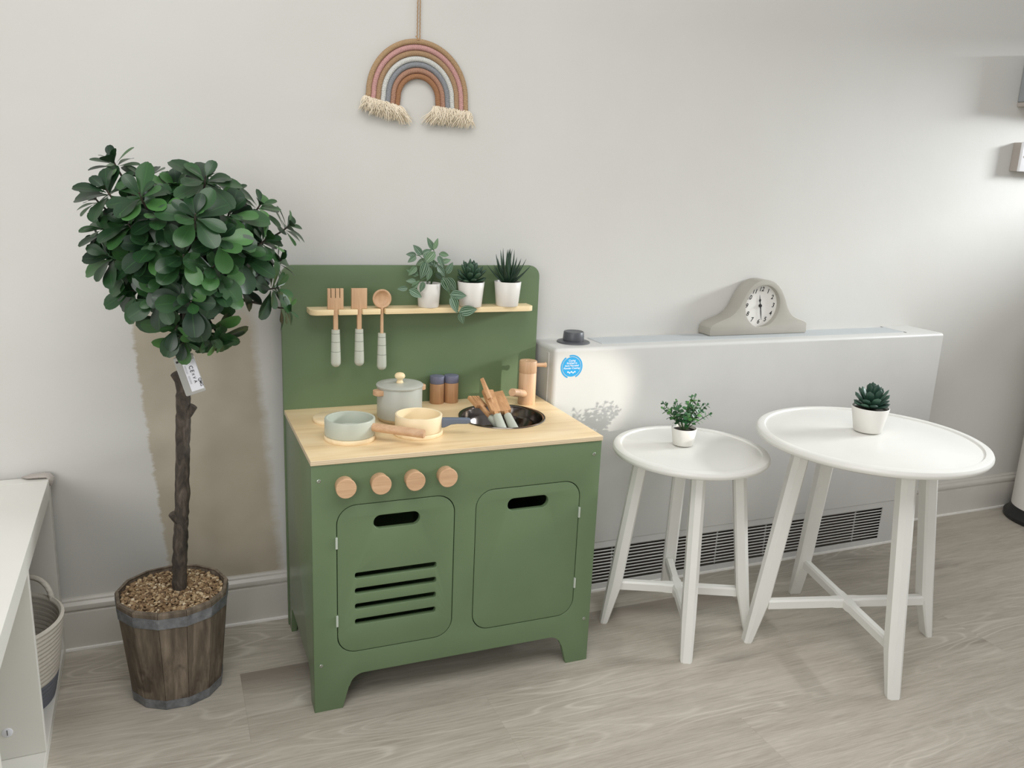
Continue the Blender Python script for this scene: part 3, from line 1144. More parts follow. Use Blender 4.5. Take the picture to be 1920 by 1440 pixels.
sink_utensil('toy_fork', 'toy fork lying in the sink, its tines over the left rim', (0.2230, -0.2790, 0.4985), (0.1880, -0.1580, 0.5520), 'fork', 0.0150, 0.036, 0.15)
sink_utensil('toy_spatula', 'toy spatula with a narrow blade lying across the pile in the middle of the sink', (0.2085, -0.2930, 0.5090), (0.2150, -0.1760, 0.5700), 'spat', 0.0125, 0.072, 0.10, 0.010)
sink_utensil('toy_spatula', 'toy spatula with a broad blade leaning on the sink rim beside the tap', (0.2440, -0.2850, 0.4985), (0.2420, -0.1620, 0.5600), 'spat', 0.0150, 0.066, -0.12, 0.011)
sink_utensil('toy_knife', 'toy knife with a pointed tip standing up above the pile in the sink', (0.2290, -0.2600, 0.4880), (0.1990, -0.1800, 0.6000), 'knife', 0.0065, 0.050, 0.5)


# ================================================================== little potted plants
def small_pot(t, cx, cy, z0, r0, r1, h, soil='soil', drop=0.006):
    w = 0.0016
    pr = [(0, z0), (r0 - 0.001, z0), (r0, z0 + 0.001), (r1, z0 + h - 0.0008), (r1 - 0.0006, z0 + h), (r1 - w, z0 + h), (r1 - w - 0.0004, z0 + h - 0.001), (r1 - w - 0.0016, z0 + h - 0.010), (0, z0 + h - 0.010)]
    obj('pot', lathe(pr, 48, cx, cy, 0), 'pot_white', t, 50)
    rs = r1 - w - 0.0012
    bm = lathe([(0, z0 + h - drop - 0.003), (rs, z0 + h - drop - 0.003), (rs, z0 + h - drop), (rs * .6, z0 + h - drop + 0.001), (0, z0 + h - drop + 0.0015)], 32, cx, cy, 0)
    obj('soil', bm, soil, t, 60)


def clampy(bm):
    for v in bm.verts:
        if v.co.y > -0.0575:
            v.co.y = -0.0575 + (v.co.y + 0.0575) * 0.05


def shelf_plants():
    zs = 0.7462
    grp = 'potted plants on the kitchen shelf'
    # trailing striped plant
    cx, cy = 0.1030, -0.0835
    t = thing('potted_plant', 'trailing plant with striped leaves in a white pot, leftmost on the kitchen shelf', 'potted plant', (cx, cy, zs), grp)
    small_pot(t, cx, cy, zs, 0.0228, 0.0268, 0.0530)
    bm = bmesh.new()
    sb = bmesh.new()
    LV = [((0.1136, -0.08, 0.8707), (0.0999, -0.08, 0.8964)), ((0.112, -0.085, 0.8727), (0.1215, -0.085, 0.8955)), ((0.0852, -0.085, 0.86), (0.0678, -0.085, 0.8809)),
          ((0.0874, -0.08, 0.8619), (0.1078, -0.08, 0.8715)), ((0.073, -0.085, 0.8607), (0.0543, -0.085, 0.8618)), ((0.0716, -0.09, 0.8581), (0.0556, -0.09, 0.8471)),
          ((0.1108, -0.1, 0.8686), (0.0883, -0.1, 0.8448)), ((0.1255, -0.085, 0.8642), (0.1456, -0.085, 0.8604)), ((0.1277, -0.09, 0.8442), (0.1492, -0.09, 0.8514)),
          ((0.0886, -0.11, 0.8493), (0.0779, -0.11, 0.8134)), ((0.1179, -0.095, 0.8383), (0.1367, -0.095, 0.8161)), ((0.1399, -0.09, 0.8203), (0.1553, -0.09, 0.8434)),
          ((0.1261, -0.11, 0.8148), (0.1436, -0.11, 0.7829)), ((0.1402, -0.1, 0.8127), (0.1612, -0.1, 0.783)), ((0.1404, -0.12, 0.7779), (0.1774, -0.12, 0.7759)),
          ((0.1413, -0.125, 0.7755), (0.1573, -0.125, 0.74)), ((0.1624, -0.12, 0.7391), (0.2031, -0.12, 0.744)), ((0.1641, -0.12, 0.7375), (0.1733, -0.12, 0.7129)),
          ((0.0799, -0.12, 0.8068), (0.0738, -0.12, 0.785)), ((0.048, -0.12, 0.79), (0.0756, -0.12, 0.774)), ((0.0475, -0.11, 0.7917), (0.0284, -0.11, 0.7904)),
          ((0.0667, -0.11, 0.8057), (0.0489, -0.11, 0.8073)), ((0.0815, -0.075, 0.8155), (0.0567, -0.075, 0.8266)), ((0.1212, -0.07, 0.818), (0.1365, -0.07, 0.8083)),
          ((0.0558, -0.115, 0.7923), (0.07, -0.115, 0.8063)), ((0.10, -0.10, 0.835), (0.094, -0.105, 0.808)), ((0.118, -0.10, 0.86), (0.128, -0.105, 0.838)),
          ((0.10, -0.075, 0.85), (0.078, -0.07, 0.838)), ((0.105, -0.075, 0.845), (0.13, -0.07, 0.835)), ((0.075, -0.08, 0.835), (0.058, -0.085, 0.818)),
          ((0.09, -0.09, 0.865), (0.10, -0.10, 0.842)), ((0.125, -0.08, 0.855), (0.138, -0.082, 0.835))]
    hub = [Vector((cx - 0.004, cy, zs + 0.047)), Vector((cx + 0.006, cy + 0.003, zs + 0.047)), Vector((cx + 0.001, cy - 0.006, zs + 0.047))]
    for i, (a, b) in enumerate(LV):
        a, b = Vector(a), Vector(b)
        d = b - a
        L = max(d.length * 1.08, 0.023)
        nn = Vector((R.uniform(-.35, .35), -1, R.uniform(0.1, .6)))
        leaf(bm, a, d, nn, L, L * (0.42 if i in (0, 1) else 0.54), 'ovate', 0.22, 0.15)
    for pts in ([hub[0], (0.097, -0.085, 0.83), (0.085, -0.085, 0.855), (0.0715, -0.088, 0.8607)], [hub[1], (0.112, -0.083, 0.835), (0.115, -0.08, 0.86), (0.1135, -0.08, 0.873)],
                [hub[1], (0.115, -0.087, 0.84), (0.127, -0.087, 0.845), (0.1255, -0.085, 0.8642)], [hub[0], (0.095, -0.09, 0.84), (0.09, -0.095, 0.852), (0.0875, -0.08, 0.862)],
                [hub[2], (0.108, -0.10, 0.822), (0.122, -0.105, 0.8225), (0.134, -0.112, 0.797), (0.140, -0.120, 0.777), (0.148, -0.1215, 0.755), (0.1607, -0.120, 0.7392), (0.171, -0.119, 0.7345)],
                [hub[2], (0.09, -0.105, 0.812), (0.075, -0.114, 0.807), (0.06, -0.116, 0.797), (0.047, -0.116, 0.791)], [hub[1], (0.12, -0.09, 0.83), (0.135, -0.092, 0.83), (0.14, -0.09, 0.82)],
                [hub[0], (0.10, -0.09, 0.83), (0.103, -0.098, 0.85), (0.1108, -0.1, 0.8686)]):
        P2 = [Vector(p) for p in pts]
        dense = []
        for k in range(len(P2) - 1):
            p0 = P2[max(k - 1, 0)]; p1 = P2[k]; p2 = P2[k + 1]; p3 = P2[min(k + 2, len(P2) - 1)]
            for s in range(5):
                u = s / 5
                dense.append(0.5 * ((2 * p1) + (-p0 + p2) * u + (2 * p0 - 5 * p1 + 4 * p2 - p3) * u * u + (-p0 + 3 * p1 - 3 * p2 + p3) * u ** 3))
        dense.append(P2[-1])
        tube(sb, dense, 0.00075, 6)
    clampy(bm)
    obj('leaves', bm, 'striped_leaf', t)
    obj('stems', sb, 'stem_green', t, 60)
    # green succulent
    cx, cy = 0.2010, -0.0860
    t = thing('potted_plant', 'dark green rosette succulent in a white pot, middle of the kitchen shelf', 'potted plant', (cx, cy, zs), grp)
    small_pot(t, cx, cy, zs, 0.0252, 0.0305, 0.0560)
    bm = bmesh.new()
    base = Vector((cx, cy, zs + 0.0535))
    for ring, (n, el, L) in enumerate(((8, 12, .034), (8, 32, .042), (6, 52, .046), (5, 70, .048), (2, 84, .049))):
        for k in range(n):
            a = 2 * pi * (k + ring * .45) / n + R.uniform(-.15, .15)
            e = radians(el + R.uniform(-6, 6))
            d = Vector((cos(a) * cos(e), sin(a) * cos(e), sin(e)))
            nn = Vector((-cos(a) * sin(e), -sin(a) * sin(e), cos(e)))
            if cy + d.y * L > -0.056:
                L2 = L * 0.75
            else:
                L2 = L
            fat_leaf(bm, base + d * 0.003, d, nn, L2 * R.uniform(.92, 1.06), 0.0140, 0.0058, 'succ', 0.10)
    clampy(bm)
    obj('leaves', bm, 'succulent_leaf', t)
    # spiky aloe
    cx, cy = 0.2905, -0.0862
    t = thing('potted_plant', 'spiky aloe in a white pot, rightmost on the kitchen shelf', 'potted plant', (cx, cy, zs), grp)
    small_pot(t, cx, cy, zs, 0.0256, 0.0310, 0.0560)
    bm = bmesh.new()
    base = Vector((cx, cy, zs + 0.052))
    for ring, (n, el, L) in enumerate(((9, 40, .056), (8, 56, .066), (6, 70, .074), (3, 84, .072))):
        for k in range(n):
            a = 2 * pi * (k + ring * .5) / n + R.uniform(-.2, .2)
            e = radians(el + R.uniform(-6, 6))
            d = Vector((cos(a) * cos(e), sin(a) * cos(e), sin(e)))
            nn = Vector((-cos(a) * sin(e), -sin(a) * sin(e), cos(e)))
            if cy + d.y * L * .8 > -0.058:
                d.y = min(d.y, (-0.058 - cy) / L + 0.1)
            fat_leaf(bm, base + Vector((d.x, d.y, 0)) * 0.010, d, nn, L * R.uniform(.82, 1.08), 0.0150, 0.0064, 'spike', 0.14)
    clampy(bm)
    obj('leaves', bm, 'aloe_leaf', t)


shelf_plants()


def table_plants():
    cx, cy, z0 = 0.6600, -0.3000, 0.4472
    t = thing('potted_plant', 'small leafy boxwood plant in a white pot on the small table', 'potted plant', (cx, cy, z0))
    small_pot(t, cx, cy, z0, 0.0235, 0.0292, 0.0400)
    bm = bmesh.new(); sb = bmesh.new()
    base = Vector((cx, cy, z0 + 0.036))
    tips = [(-.050, .004, .074), (-.030, -.018, .068), (-.012, .016, .070), (.006, -.006, .088), (.022, .014, .080), (.046, -.002, .062), (.038, -.024, .046), (.030, .026, .052), (-.036, .024, .050), (-.016, -.030, .052), (.012, -.032, .060), (-.002, .034, .056), (.018, .000, .088), (-.024, .004, .060), (.012, -.018, .070), (-.008, -.016, .076), (.028, -.012, .066), (-.040, -.006, .056), (.034, .010, .070)]
    for i, tp in enumerate(tips):
        tipv = Vector((tp[0], tp[1], tp[2] * .86))
        P0 = base + Vector((tp[0] * .16, tp[1] * .16, 0))
        pts = []
        for k in range(9):
            u = k / 8
            pts.append(P0 + Vector((tipv.x * u ** 1.25, tipv.y * u ** 1.25, tipv.z * u)))
        tube(sb, pts, 0.0008, 5)
        for k in range(3, 9):
            p = pts[k]
            dd = (pts[k] - pts[k - 1]).normalized()
            s1 = dd.orthogonal().normalized()
            ang = k * 1.35 + i
            for sgn in (0, pi):
                sv = Matrix.Rotation(ang + sgn, 3, dd) @ s1
                d = (sv + dd * 0.45).normalized()
                L = R.uniform(.0105, .0140) * (0.75 if k == 8 else 1)
                leaf(bm, p, d, dd, L, L * .78, 'obovate', 0.1, 0.2, 4)
        leaf(bm, pts[-1], (pts[-1] - pts[-2]), Vector((0, -1, .3)), .009, .006, 'obovate', .1, .1, 4)
    obj('leaves', bm, 'box_leaf', t)
    obj('stems', sb, 'stem_green', t, 60)
    cx, cy, z0 = 1.0230, -0.4900, 0.5092
    t = thing('potted_plant', 'blue-green echeveria succulent in a white pot on the large table', 'potted plant', (cx, cy, z0))
    small_pot(t, cx, cy, z0, 0.0300, 0.0405, 0.0560)
    bm = bmesh.new()
    base = Vector((cx, cy, z0 + 0.052))
    for ring, (n, el, L) in enumerate(((9, 14, .040), (8, 34, .046), (7, 54, .052), (5, 72, .055), (2, 86, .056))):
        for k in range(n):
            a = 2 * pi * (k + ring * .5) / n + R.uniform(-.12, .12)
            e = radians(el + R.uniform(-5, 5))
            d = Vector((cos(a) * cos(e), sin(a) * cos(e), sin(e)))
            nn = Vector((-cos(a) * sin(e), -sin(a) * sin(e), cos(e)))
            fat_leaf(bm, base + d * 0.004, d, nn, L * R.uniform(.92, 1.06), 0.0185, 0.0062, 'succ', 0.10)
    obj('leaves', bm, 'echeveria_leaf', t)


table_plants()


# ================================================================== white round tables
def round_table(name, label, cx, cy, H, rad, rot, ang_feet, rf, rt, lw, zs, group):
    t = thing(name, label, 'table', (cx, cy, 0), group)
    e = 0.019
    pr = [(0, H - e), (rad - 0.010, H - e), (rad - 0.003, H - e + 0.003), (rad, H - e + 0.008), (rad, H - 0.007), (rad - 0.0025, H - 0.0022), (rad - 0.007, H), (rad - 0.0175, H),
          (rad - 0.0185, H - 0.0010), (rad - 0.0195, H - 0.0030), (rad - 0.0215, H - 0.0034), (rad - 0.0230, H - 0.0028), (0, H - 0.0026)]
    obj('tabletop', lathe(pr, 96, cx, cy, 0), 'white_furniture', t, 35)
    lh = H - e - 0.0005
    for k in range(4):
        a = radians(rot + 90 * k + ang_feet[k])
        d = Vector((cos(a), sin(a), 0))
        s = Vector((-d.y, d.x, 0))
        bm = bmesh.new()
        rings = []
        w = lw / 2
        c = lw * 0.27

        def ro(z):
            return rt + (rf - rt) * (1 - z / lh)
        for z, inn, ww in ((0.0, 0.50, .80), (0.004, 0.56, .86), (0.10, 0.98, 1.0), (0.125, 1.0, 1.0), (lh, 1.0, 1.0)):
            r1 = ro(z)
            r0 = r1 - lw * 0.98 * inn
            hw = w * ww
            cc = c * min(inn, 1)
            sec = [(r1, -hw + cc), (r1, hw - cc), (r1 - cc, hw), (r0 + cc * .5, hw), (r0, hw - cc * .5), (r0, -hw + cc * .5), (r0 + cc * .5, -hw), (r1 - cc, -hw)]
            rings.append([bm.verts.new(Vector((cx, cy, z)) + d * a_ + s * b_) for a_, b_ in sec])
        for i in range(len(rings) - 1):
            for j in range(8):
                q = (j + 1) % 8
                bm.faces.new((rings[i][j], rings[i][q], rings[i + 1][q], rings[i + 1][j]))
        bm.faces.new(rings[0]); bm.faces.new(rings[-1])
        bmesh.ops.bevel(bm, geom=[e_ for e_ in bm.edges if len(e_.link_faces) == 2 and e_.calc_face_angle(0) > 0.5], offset=0.0012, segments=2, affect='EDGES')
        obj('leg', bm, 'white_furniture', t, 30)
    # crossed stretchers, each thinned near the middle
    for k in range(2):
        a = radians(rot + 90 * k)
        d = Vector((cos(a), sin(a), 0))
        s = Vector((-d.y, d.x, 0))
        Ln = rf * (1 - zs / lh) + rt * zs / lh - lw * .9
        bm = bmesh.new()
        hw0 = 0.0100
        st = [(-Ln, hw0), (-0.036, hw0), (-0.026, hw0 * 1.25), (-0.012, hw0 * 1.25), (0.012, hw0 * 1.25), (0.026, hw0 * 1.25), (0.036, hw0), (Ln, hw0)]
        h2 = 0.0105
        rings = []
        dz = 0.0003 * k
        for x, hw in st:
            sec = [(-hw, -h2), (hw, -h2), (hw, h2 - 0.004), (hw - 0.004, h2 + dz), (-hw + 0.004, h2 + dz), (-hw, h2 - 0.004)]
            rings.append([bm.verts.new(Vector((cx, cy, zs)) + d * x + s * b_ + Vector((0, 0, c_))) for b_, c_ in sec])
        for i in range(len(rings) - 1):
            for j in range(6):
                q = (j + 1) % 6
                bm.faces.new((rings[i][j], rings[i][q], rings[i + 1][q], rings[i + 1][j]))
        bm.faces.new(rings[0]); bm.faces.new(rings[-1])
        obj('stretcher', bm, 'white_furniture', t, 20)
    return t


round_table('side_table', 'larger white round wooden table, right of the other one, with a succulent on it', 1.003, -0.5195, 0.5090, 0.2455, -15.0, (2, 1, -2, -1), 0.2385, 0.170, 0.0345, 0.100, 'nest of two white round tables')
round_table('side_table', 'smaller white round wooden table beside the toy kitchen with a leafy plant on it', 0.6650, -0.3250, 0.4470, 0.1785, -25.0, (-4, -1, 6, 1), 0.1810, 0.127, 0.0310, 0.093, 'nest of two white round tables')


# ================================================================== low radiator cover / fan convector
def radiator():
    X0, X1, Yf, H = 0.3990, 1.6517, -0.1288, 0.6481
    t = thing('fan_convector', 'long low white wall heater casing with a louvred grille at floor level', 'heater', ((X0 + X1) / 2, -0.065, 0))
    cas = bmesh.new()
    b2 = box_bm(X0, X1, Yf, 0.0, 0.1395, H)
    ed = [e for e in b2.edges if all(v.co.y < Yf + 1e-4 for v in e.verts) and all(v.co.z > H - 1e-4 for v in e.verts)]
    ed += [e for e in b2.edges if all(v.co.y < Yf + 1e-4 and v.co.x < X0 + 1e-4 for v in e.verts)]
    ed += [e for e in b2.edges if all(v.co.z > H - 1e-4 and v.co.x < X0 + 1e-4 for v in e.verts)]
    bmesh.ops.bevel(b2, geom=ed, offset=0.009, segments=5, profile=0.5, affect='EDGES')
    join(cas, b2)
    casing = obj('casing', cas, 'radiator_white', t, 35)
    # side seam strips of the casing's left end
    obj('side_trim', box_bm(X0 - 0.0016, X0 + 0.001, -0.100, -0.092, 0.14, H - 0.014, 0.0006), 'radiator_white', t)
    # lower plinth panel with a grille opening (front face slightly behind the casing)
    pl = slab([[(X0, 0.0), (X1, 0.0), (X1, 0.1385), (X0, 0.1385)], [(0.4200, 0.0210), (1.5215, 0.0210), (1.5215, 0.1205), (0.4200, 0.1205)]], 0.004, 0.0006, XZ(Yf + 0.0012))
    obj('plinth_panel', pl, 'radiator_white', t)
    b = box_bm(X0, X0 + 0.003, Yf + 0.006, 0, 0, 0.1385)
    box_bm(X1 - 0.003, X1, Yf + 0.006, 0, 0, 0.1385, bm=b)
    box_bm(X0 + 0.003, X1 - 0.003, -0.060, -0.058, 0, 0.1385, bm=b)
    obj('grille_backing', b, 'grille_dark', t)
    bm = bmesh.new()
    n = 11
    for i in range(n):
        z = 0.0270 + i * (0.1175 - 0.0270) / (n - 1)
        b2 = box_bm(0.4200, 1.5215, -0.0050, 0.0050, -0.0012, 0.0012)
        join(bm, b2, Matrix.Translation((0, Yf + 0.0075, z)) @ Matrix.Rotation(radians(-38), 4, 'X'))
    x = 0.60
    while x < 1.5:
        box_bm(x - 0.001, x + 0.001, Yf + 0.0085, Yf + 0.0125, 0.021, 0.1205, bm=bm)
        x += 0.165
    obj('floor_grille', bm, 'radiator_white', t)
    obj('floor_bead', box_bm(X0, X1, Yf - 0.0040, Yf + 0.001, 0.0, 0.0070, 0.001), 'skirting_bead', t)
    # top outlet grille: recessed grey slats in a frame
    gx0, gx1, gy0, gy1 = 0.5430, 1.5350, -0.0930, -0.0160
    bm = box_bm(gx0, gx1, gy0, gy1, H - 0.0002, H + 0.0004)
    nb = 11
    for i in range(nb):
        y = gy0 + 0.004 + i * (gy1 - gy0 - 0.008) / (nb - 1)
        box_bm(gx0, gx1, y - 0.0016, y + 0.0016, H + 0.0004, H + 0.0018, bm=bm)
    mt = newmat('outlet_grey', (186, 190, 190), 0.4)
    tg = obj('outlet_grille', bm, mt, t, label='pale grey outlet slats in the top')
    obj('lid_gap', box_bm(gx1, gx1 + 0.0035, gy0 - 0.006, -0.004, H + 0.0002, H + 0.0010), 'black_plastic', t)
    # thermostat knob
    kx, ky = 0.4820, -0.0580
    kb = obj('control_knob', lathe([(0, H), (0.0400, H), (0.0410, H + 0.0010), (0.0395, H + 0.0030), (0.0300, H + 0.0050), (0, H + 0.0055)], 48, kx, ky, 0), 'knob_grey', t, 40, 'dark grey round dial')
    bm = lathe([(0, H + 0.0055), (0.0255, H + 0.0055), (0.0262, H + 0.009), (0.0248, H + 0.0255), (0.0238, H + 0.0270), (0.0225, H + 0.0272), (0.0215, H + 0.0262), (0, H + 0.0262)], 40, kx, ky, 0)
    kc = obj('knob_cap', bm, 'knob_grey', kb, 40)
    # round blue sticker: broken outer ring, inner disc, white lettering
    sx, sz, sy = 0.4455, 0.6035, Yf - 0.0001
    bm = bmesh.new()
    joinme(bm, slab([circle(0, 0, 0.0240, 48)], 0.0003, 0.00005, wallface(sx, sy, sz)))
    for a0, a1 in ((-65, 105), (125, 250)):
        o_ = [(0.0288 * cos(radians(a)), 0.0288 * sin(radians(a))) for a in range(a0, a1 + 1, 5)]
        i_ = [(0.0252 * cos(radians(a)), 0.0252 * sin(radians(a))) for a in range(a1, a0 - 1, -5)]
        joinme(bm, slab([o_ + i_], 0.0003, 0.00005, wallface(sx, sy, sz)))
    me = bpy.data.meshes.new('sticker'); bm.to_mesh(me); bm.free()
    st = obj('sticker', me, 'sticker', t, label='round blue sticker with white lettering')
    # local z of the noise mask
    bm = bmesh.new()
    for s, dz, k in (('Casing', 0.0150, 0.0068), ('finished in', 0.0088, 0.0068), ('Anti-Microbial', 0.0026, 0.0064), ('Powder Coating', -0.0036, 0.0064)):
        joinme(bm, text_me(s, k, 0.00006, 0.15, wallface(sx, sy - 0.00045, sz + dz), 0.00005))
    for q in range(5):
        joinme(bm, slab([circle(-0.009 + q * 0.0045, -0.0125 - (q % 2) * 0.002, 0.0019, 14)], 0.0002, 0.00003, wallface(sx, sy - 0.00035, sz)))
    obj('lettering', bm, 'label_white', st)


radiator()


# ================================================================== mantel clock
def clock():
    y0 = -0.0575
    z0 = 0.6502
    dz = z0 - 0.6485
    P = [(0.8863, 0.6485), (1.2015, 0.6485), (1.2050, 0.652), (1.2040, 0.6740), (1.2000, 0.6795), (1.1920, 0.6830), (1.1839, 0.6854), (1.1715, 0.6885), (1.1595, 0.6940), (1.1500, 0.6995), (1.1410, 0.7075),
         (1.1330, 0.7180), (1.1272, 0.7290), (1.1215, 0.7420), (1.1139, 0.7550), (1.1050, 0.7690), (1.0941, 0.7800), (1.0840, 0.7870), (1.0722, 0.7920), (1.0600, 0.7950), (1.0480, 0.7955),
         (1.0360, 0.7945), (1.0238, 0.7910), (1.0130, 0.7855), (1.0036, 0.7775), (0.9950, 0.7670), (0.9870, 0.7545), (0.9805, 0.7420), (0.9740, 0.7290), (0.9680, 0.7185), (0.9610, 0.7100),
         (0.9531, 0.7035), (0.9430, 0.6975), (0.9300, 0.6925), (0.9127, 0.6865), (0.8990, 0.6815), (0.8900, 0.6765), (0.8850, 0.6700), (0.8840, 0.6600), (0.8840, 0.6510)]
    P = [(x, z + dz) for x, z in P]
    t = thing('mantel_clock', 'grey hump-shaped mantel clock standing on the white heater', 'clock', (1.045, -0.03, z0))
    cx, cz, rr = 1.0475, 0.7250 + dz, 0.0565
    obj('clock_body', slab([P, circle(cx, cz, rr, 64)], 0.0520, 0.0012, XZ(y0)), 'clock_grey', t, 30)
    face = newmat('clock_face', (222, 220, 214), 0.35)
    obj('dial', lathe([(0, 0), (rr + 0.002, 0), (rr + 0.002, 0.001), (0, 0.001)], 64, cx, y0 + 0.0155, cz, 'Y'), face, t, 30, 'off-white dial')
    yd = y0 + 0.0145
    bm = bmesh.new()
    for h in range(1, 13):
        a = radians(90 - 30 * h)
        joinme(bm, text_me(str(h), 0.0165, 0.0001, 0.28, wallface(cx + 0.0440 * cos(a), yd - 0.0002, cz + 0.0440 * sin(a)), 0.0003))
    obj('numerals', bm, 'black_ink', t)

    def hand(name, ang, L, w, yy):
        pts = [(-w * .35, -0.008), (w * .35, -0.008), (w * .35, L * .30), (w * 1.3, L * .52), (w * .4, L * .62), (0.0002, L), (-0.0002, L), (-w * .4, L * .62), (-w * 1.3, L * .52), (-w * .35, L * .30)]
        if name == 'minute_hand':
            pts = [(-w * .5, -0.008), (w * .5, -0.008), (w * .7, L * .5), (0.0003, L), (-0.0003, L), (-w * .7, L * .5)]
        obj(name, slab([pts], 0.0006, 0.0001, wallface(cx, yy, cz, -ang)), 'black_ink', t)
    hand('hour_hand', radians(-10), 0.0300, 0.0028, yd - 0.0022)
    hand('minute_hand', radians(169), 0.0400, 0.0022, yd - 0.0032)
    obj('pivot_cap', lathe([(0, 0), (0.0042, 0), (0.0042, 0.004), (0.003, 0.0055), (0, 0.006)], 24, cx, yd - 0.0008, cz, 'Y'), 'black_ink', t, 40)


clock()


# ================================================================== macrame rainbow
def rainbow():
    cx = 0.0937
    t = thing('rainbow_hanging', 'macrame rope rainbow with fringed ends hanging on the wall', 'wall hanging', (cx, -0.012, 1.2))
    cols = ['rope_tan', 'rope_pink', 'rope_sand', 'rope_white', 'rope_grey', 'rope_rose', 'rope_brown']
    yc = -0.0085
    for i, c in enumerate(cols):
        rr = 0.1085 - i * 0.01065
        zc = 1.1960 - i * 0.0008
        ell = 1.02
        pts = []
        zl = 1.1830 - i * 0.0008 * 2
        zr = 1.1700 + i * 0.0010
        pts.append((cx - rr - 0.002, yc, zl))
        pts.append((cx - rr - 0.001, yc, (zl + zc) / 2))
        for k in range(0, 49):
            a = pi - pi * k / 48
            pts.append((cx + rr * cos(a), yc, zc + rr * ell * sin(a)))
        for u in (.33, .66, 1):
            pts.append((cx + rr + 0.0015 * u, yc, zc + (zr - zc) * u))
        bm = bmesh.new()
        tube(bm, pts, 0.0057, 14, uv=0)
        obj('rope_arch', bm, c, t, 60, {'rope_tan': 'tan outer rope', 'rope_pink': 'pink rope', 'rope_sand': 'sand brown rope', 'rope_white': 'white rope', 'rope_grey': 'grey rope', 'rope_rose': 'dusky rose rope', 'rope_brown': 'brown inner rope'}[c])
    for x0, x1, z0a, z0b, fl, ln in ((-0.024, 0.052, 1.191, 1.176, (-0.10, 0.55), (0.026, 0.034)), (0.1285, 0.2115, 1.181, 1.175, (-0.38, 0.02), (0.034, 0.030))):
        bm = bmesh.new()
        for i in range(620):
            u = R.random()
            x = x0 + (x1 - x0) * u
            z = z0a + (z0b - z0a) * u - 0.004 + R.uniform(-.002, .002)
            yb = yc + R.uniform(-.0068, .0055)
            sl = fl[0] + (fl[1] - fl[0]) * u ** 1.2 + max(-.6, min(.6, R.gauss(0, .27)))
            L = (ln[0] + (ln[1] - ln[0]) * u) * R.uniform(.55, 1.22)
            pts = [Vector((x, yb, z))]
            wob = R.uniform(-.9, .9)
            bul = -R.uniform(0.0, 0.013)
            for k in range(1, 6):
                q = k / 5
                pts.append(Vector((x + sl * L * q + wob * 0.006 * sin(q * 5), min(yb + bul * sin(pi * q * .8), -0.001), z - L * q * cos(min(abs(sl), 1.2) * .5))))
            tube(bm, pts, [0.0010, 0.0011, 0.0010, 0.0009, 0.0008, 0.0004], 4, cap=False)
        obj('tassel', bm, 'fringe', t, 60)
    bm = bmesh.new()
    for s in (-1, 1):
        pts = []
        for k in range(90):
            q = k / 89
            z = 1.309 + q * 0.20
            xx = cx - 0.0010 + s * 0.0030 * (1 - q * 0.35)
            pts.append((xx + 0.0004 * sin(k * 1.7 + s), -0.0085 + 0.0003 * cos(k * 1.7), z))
        tube(bm, pts, 0.0012, 6)
    lo = [(cx - 0.003 + 0.005 * cos(a), -0.0085 + 0.0065 * sin(a), 1.3100) for a in [2 * pi * k / 16 for k in range(17)]]
    tube(bm, lo, 0.0012, 6)
    tube(bm, [(cx - 0.003, -0.014, 1.311), (cx - 0.006, -0.015, 1.314), (cx - 0.009, -0.014, 1.3165)], 0.0012, 6)
    obj('hanging_cord', bm, 'twine', t, 60)
    bm = lathe([(0, 0), (0.0015, 0), (0.0015, 0.010), (0.004, 0.010), (0.004, 0.012), (0, 0.0125)], 16, cx - 0.001, 0.0, 1.508, 'Y')
    obj('nail', bm, 'screw', t, 40)


rainbow()


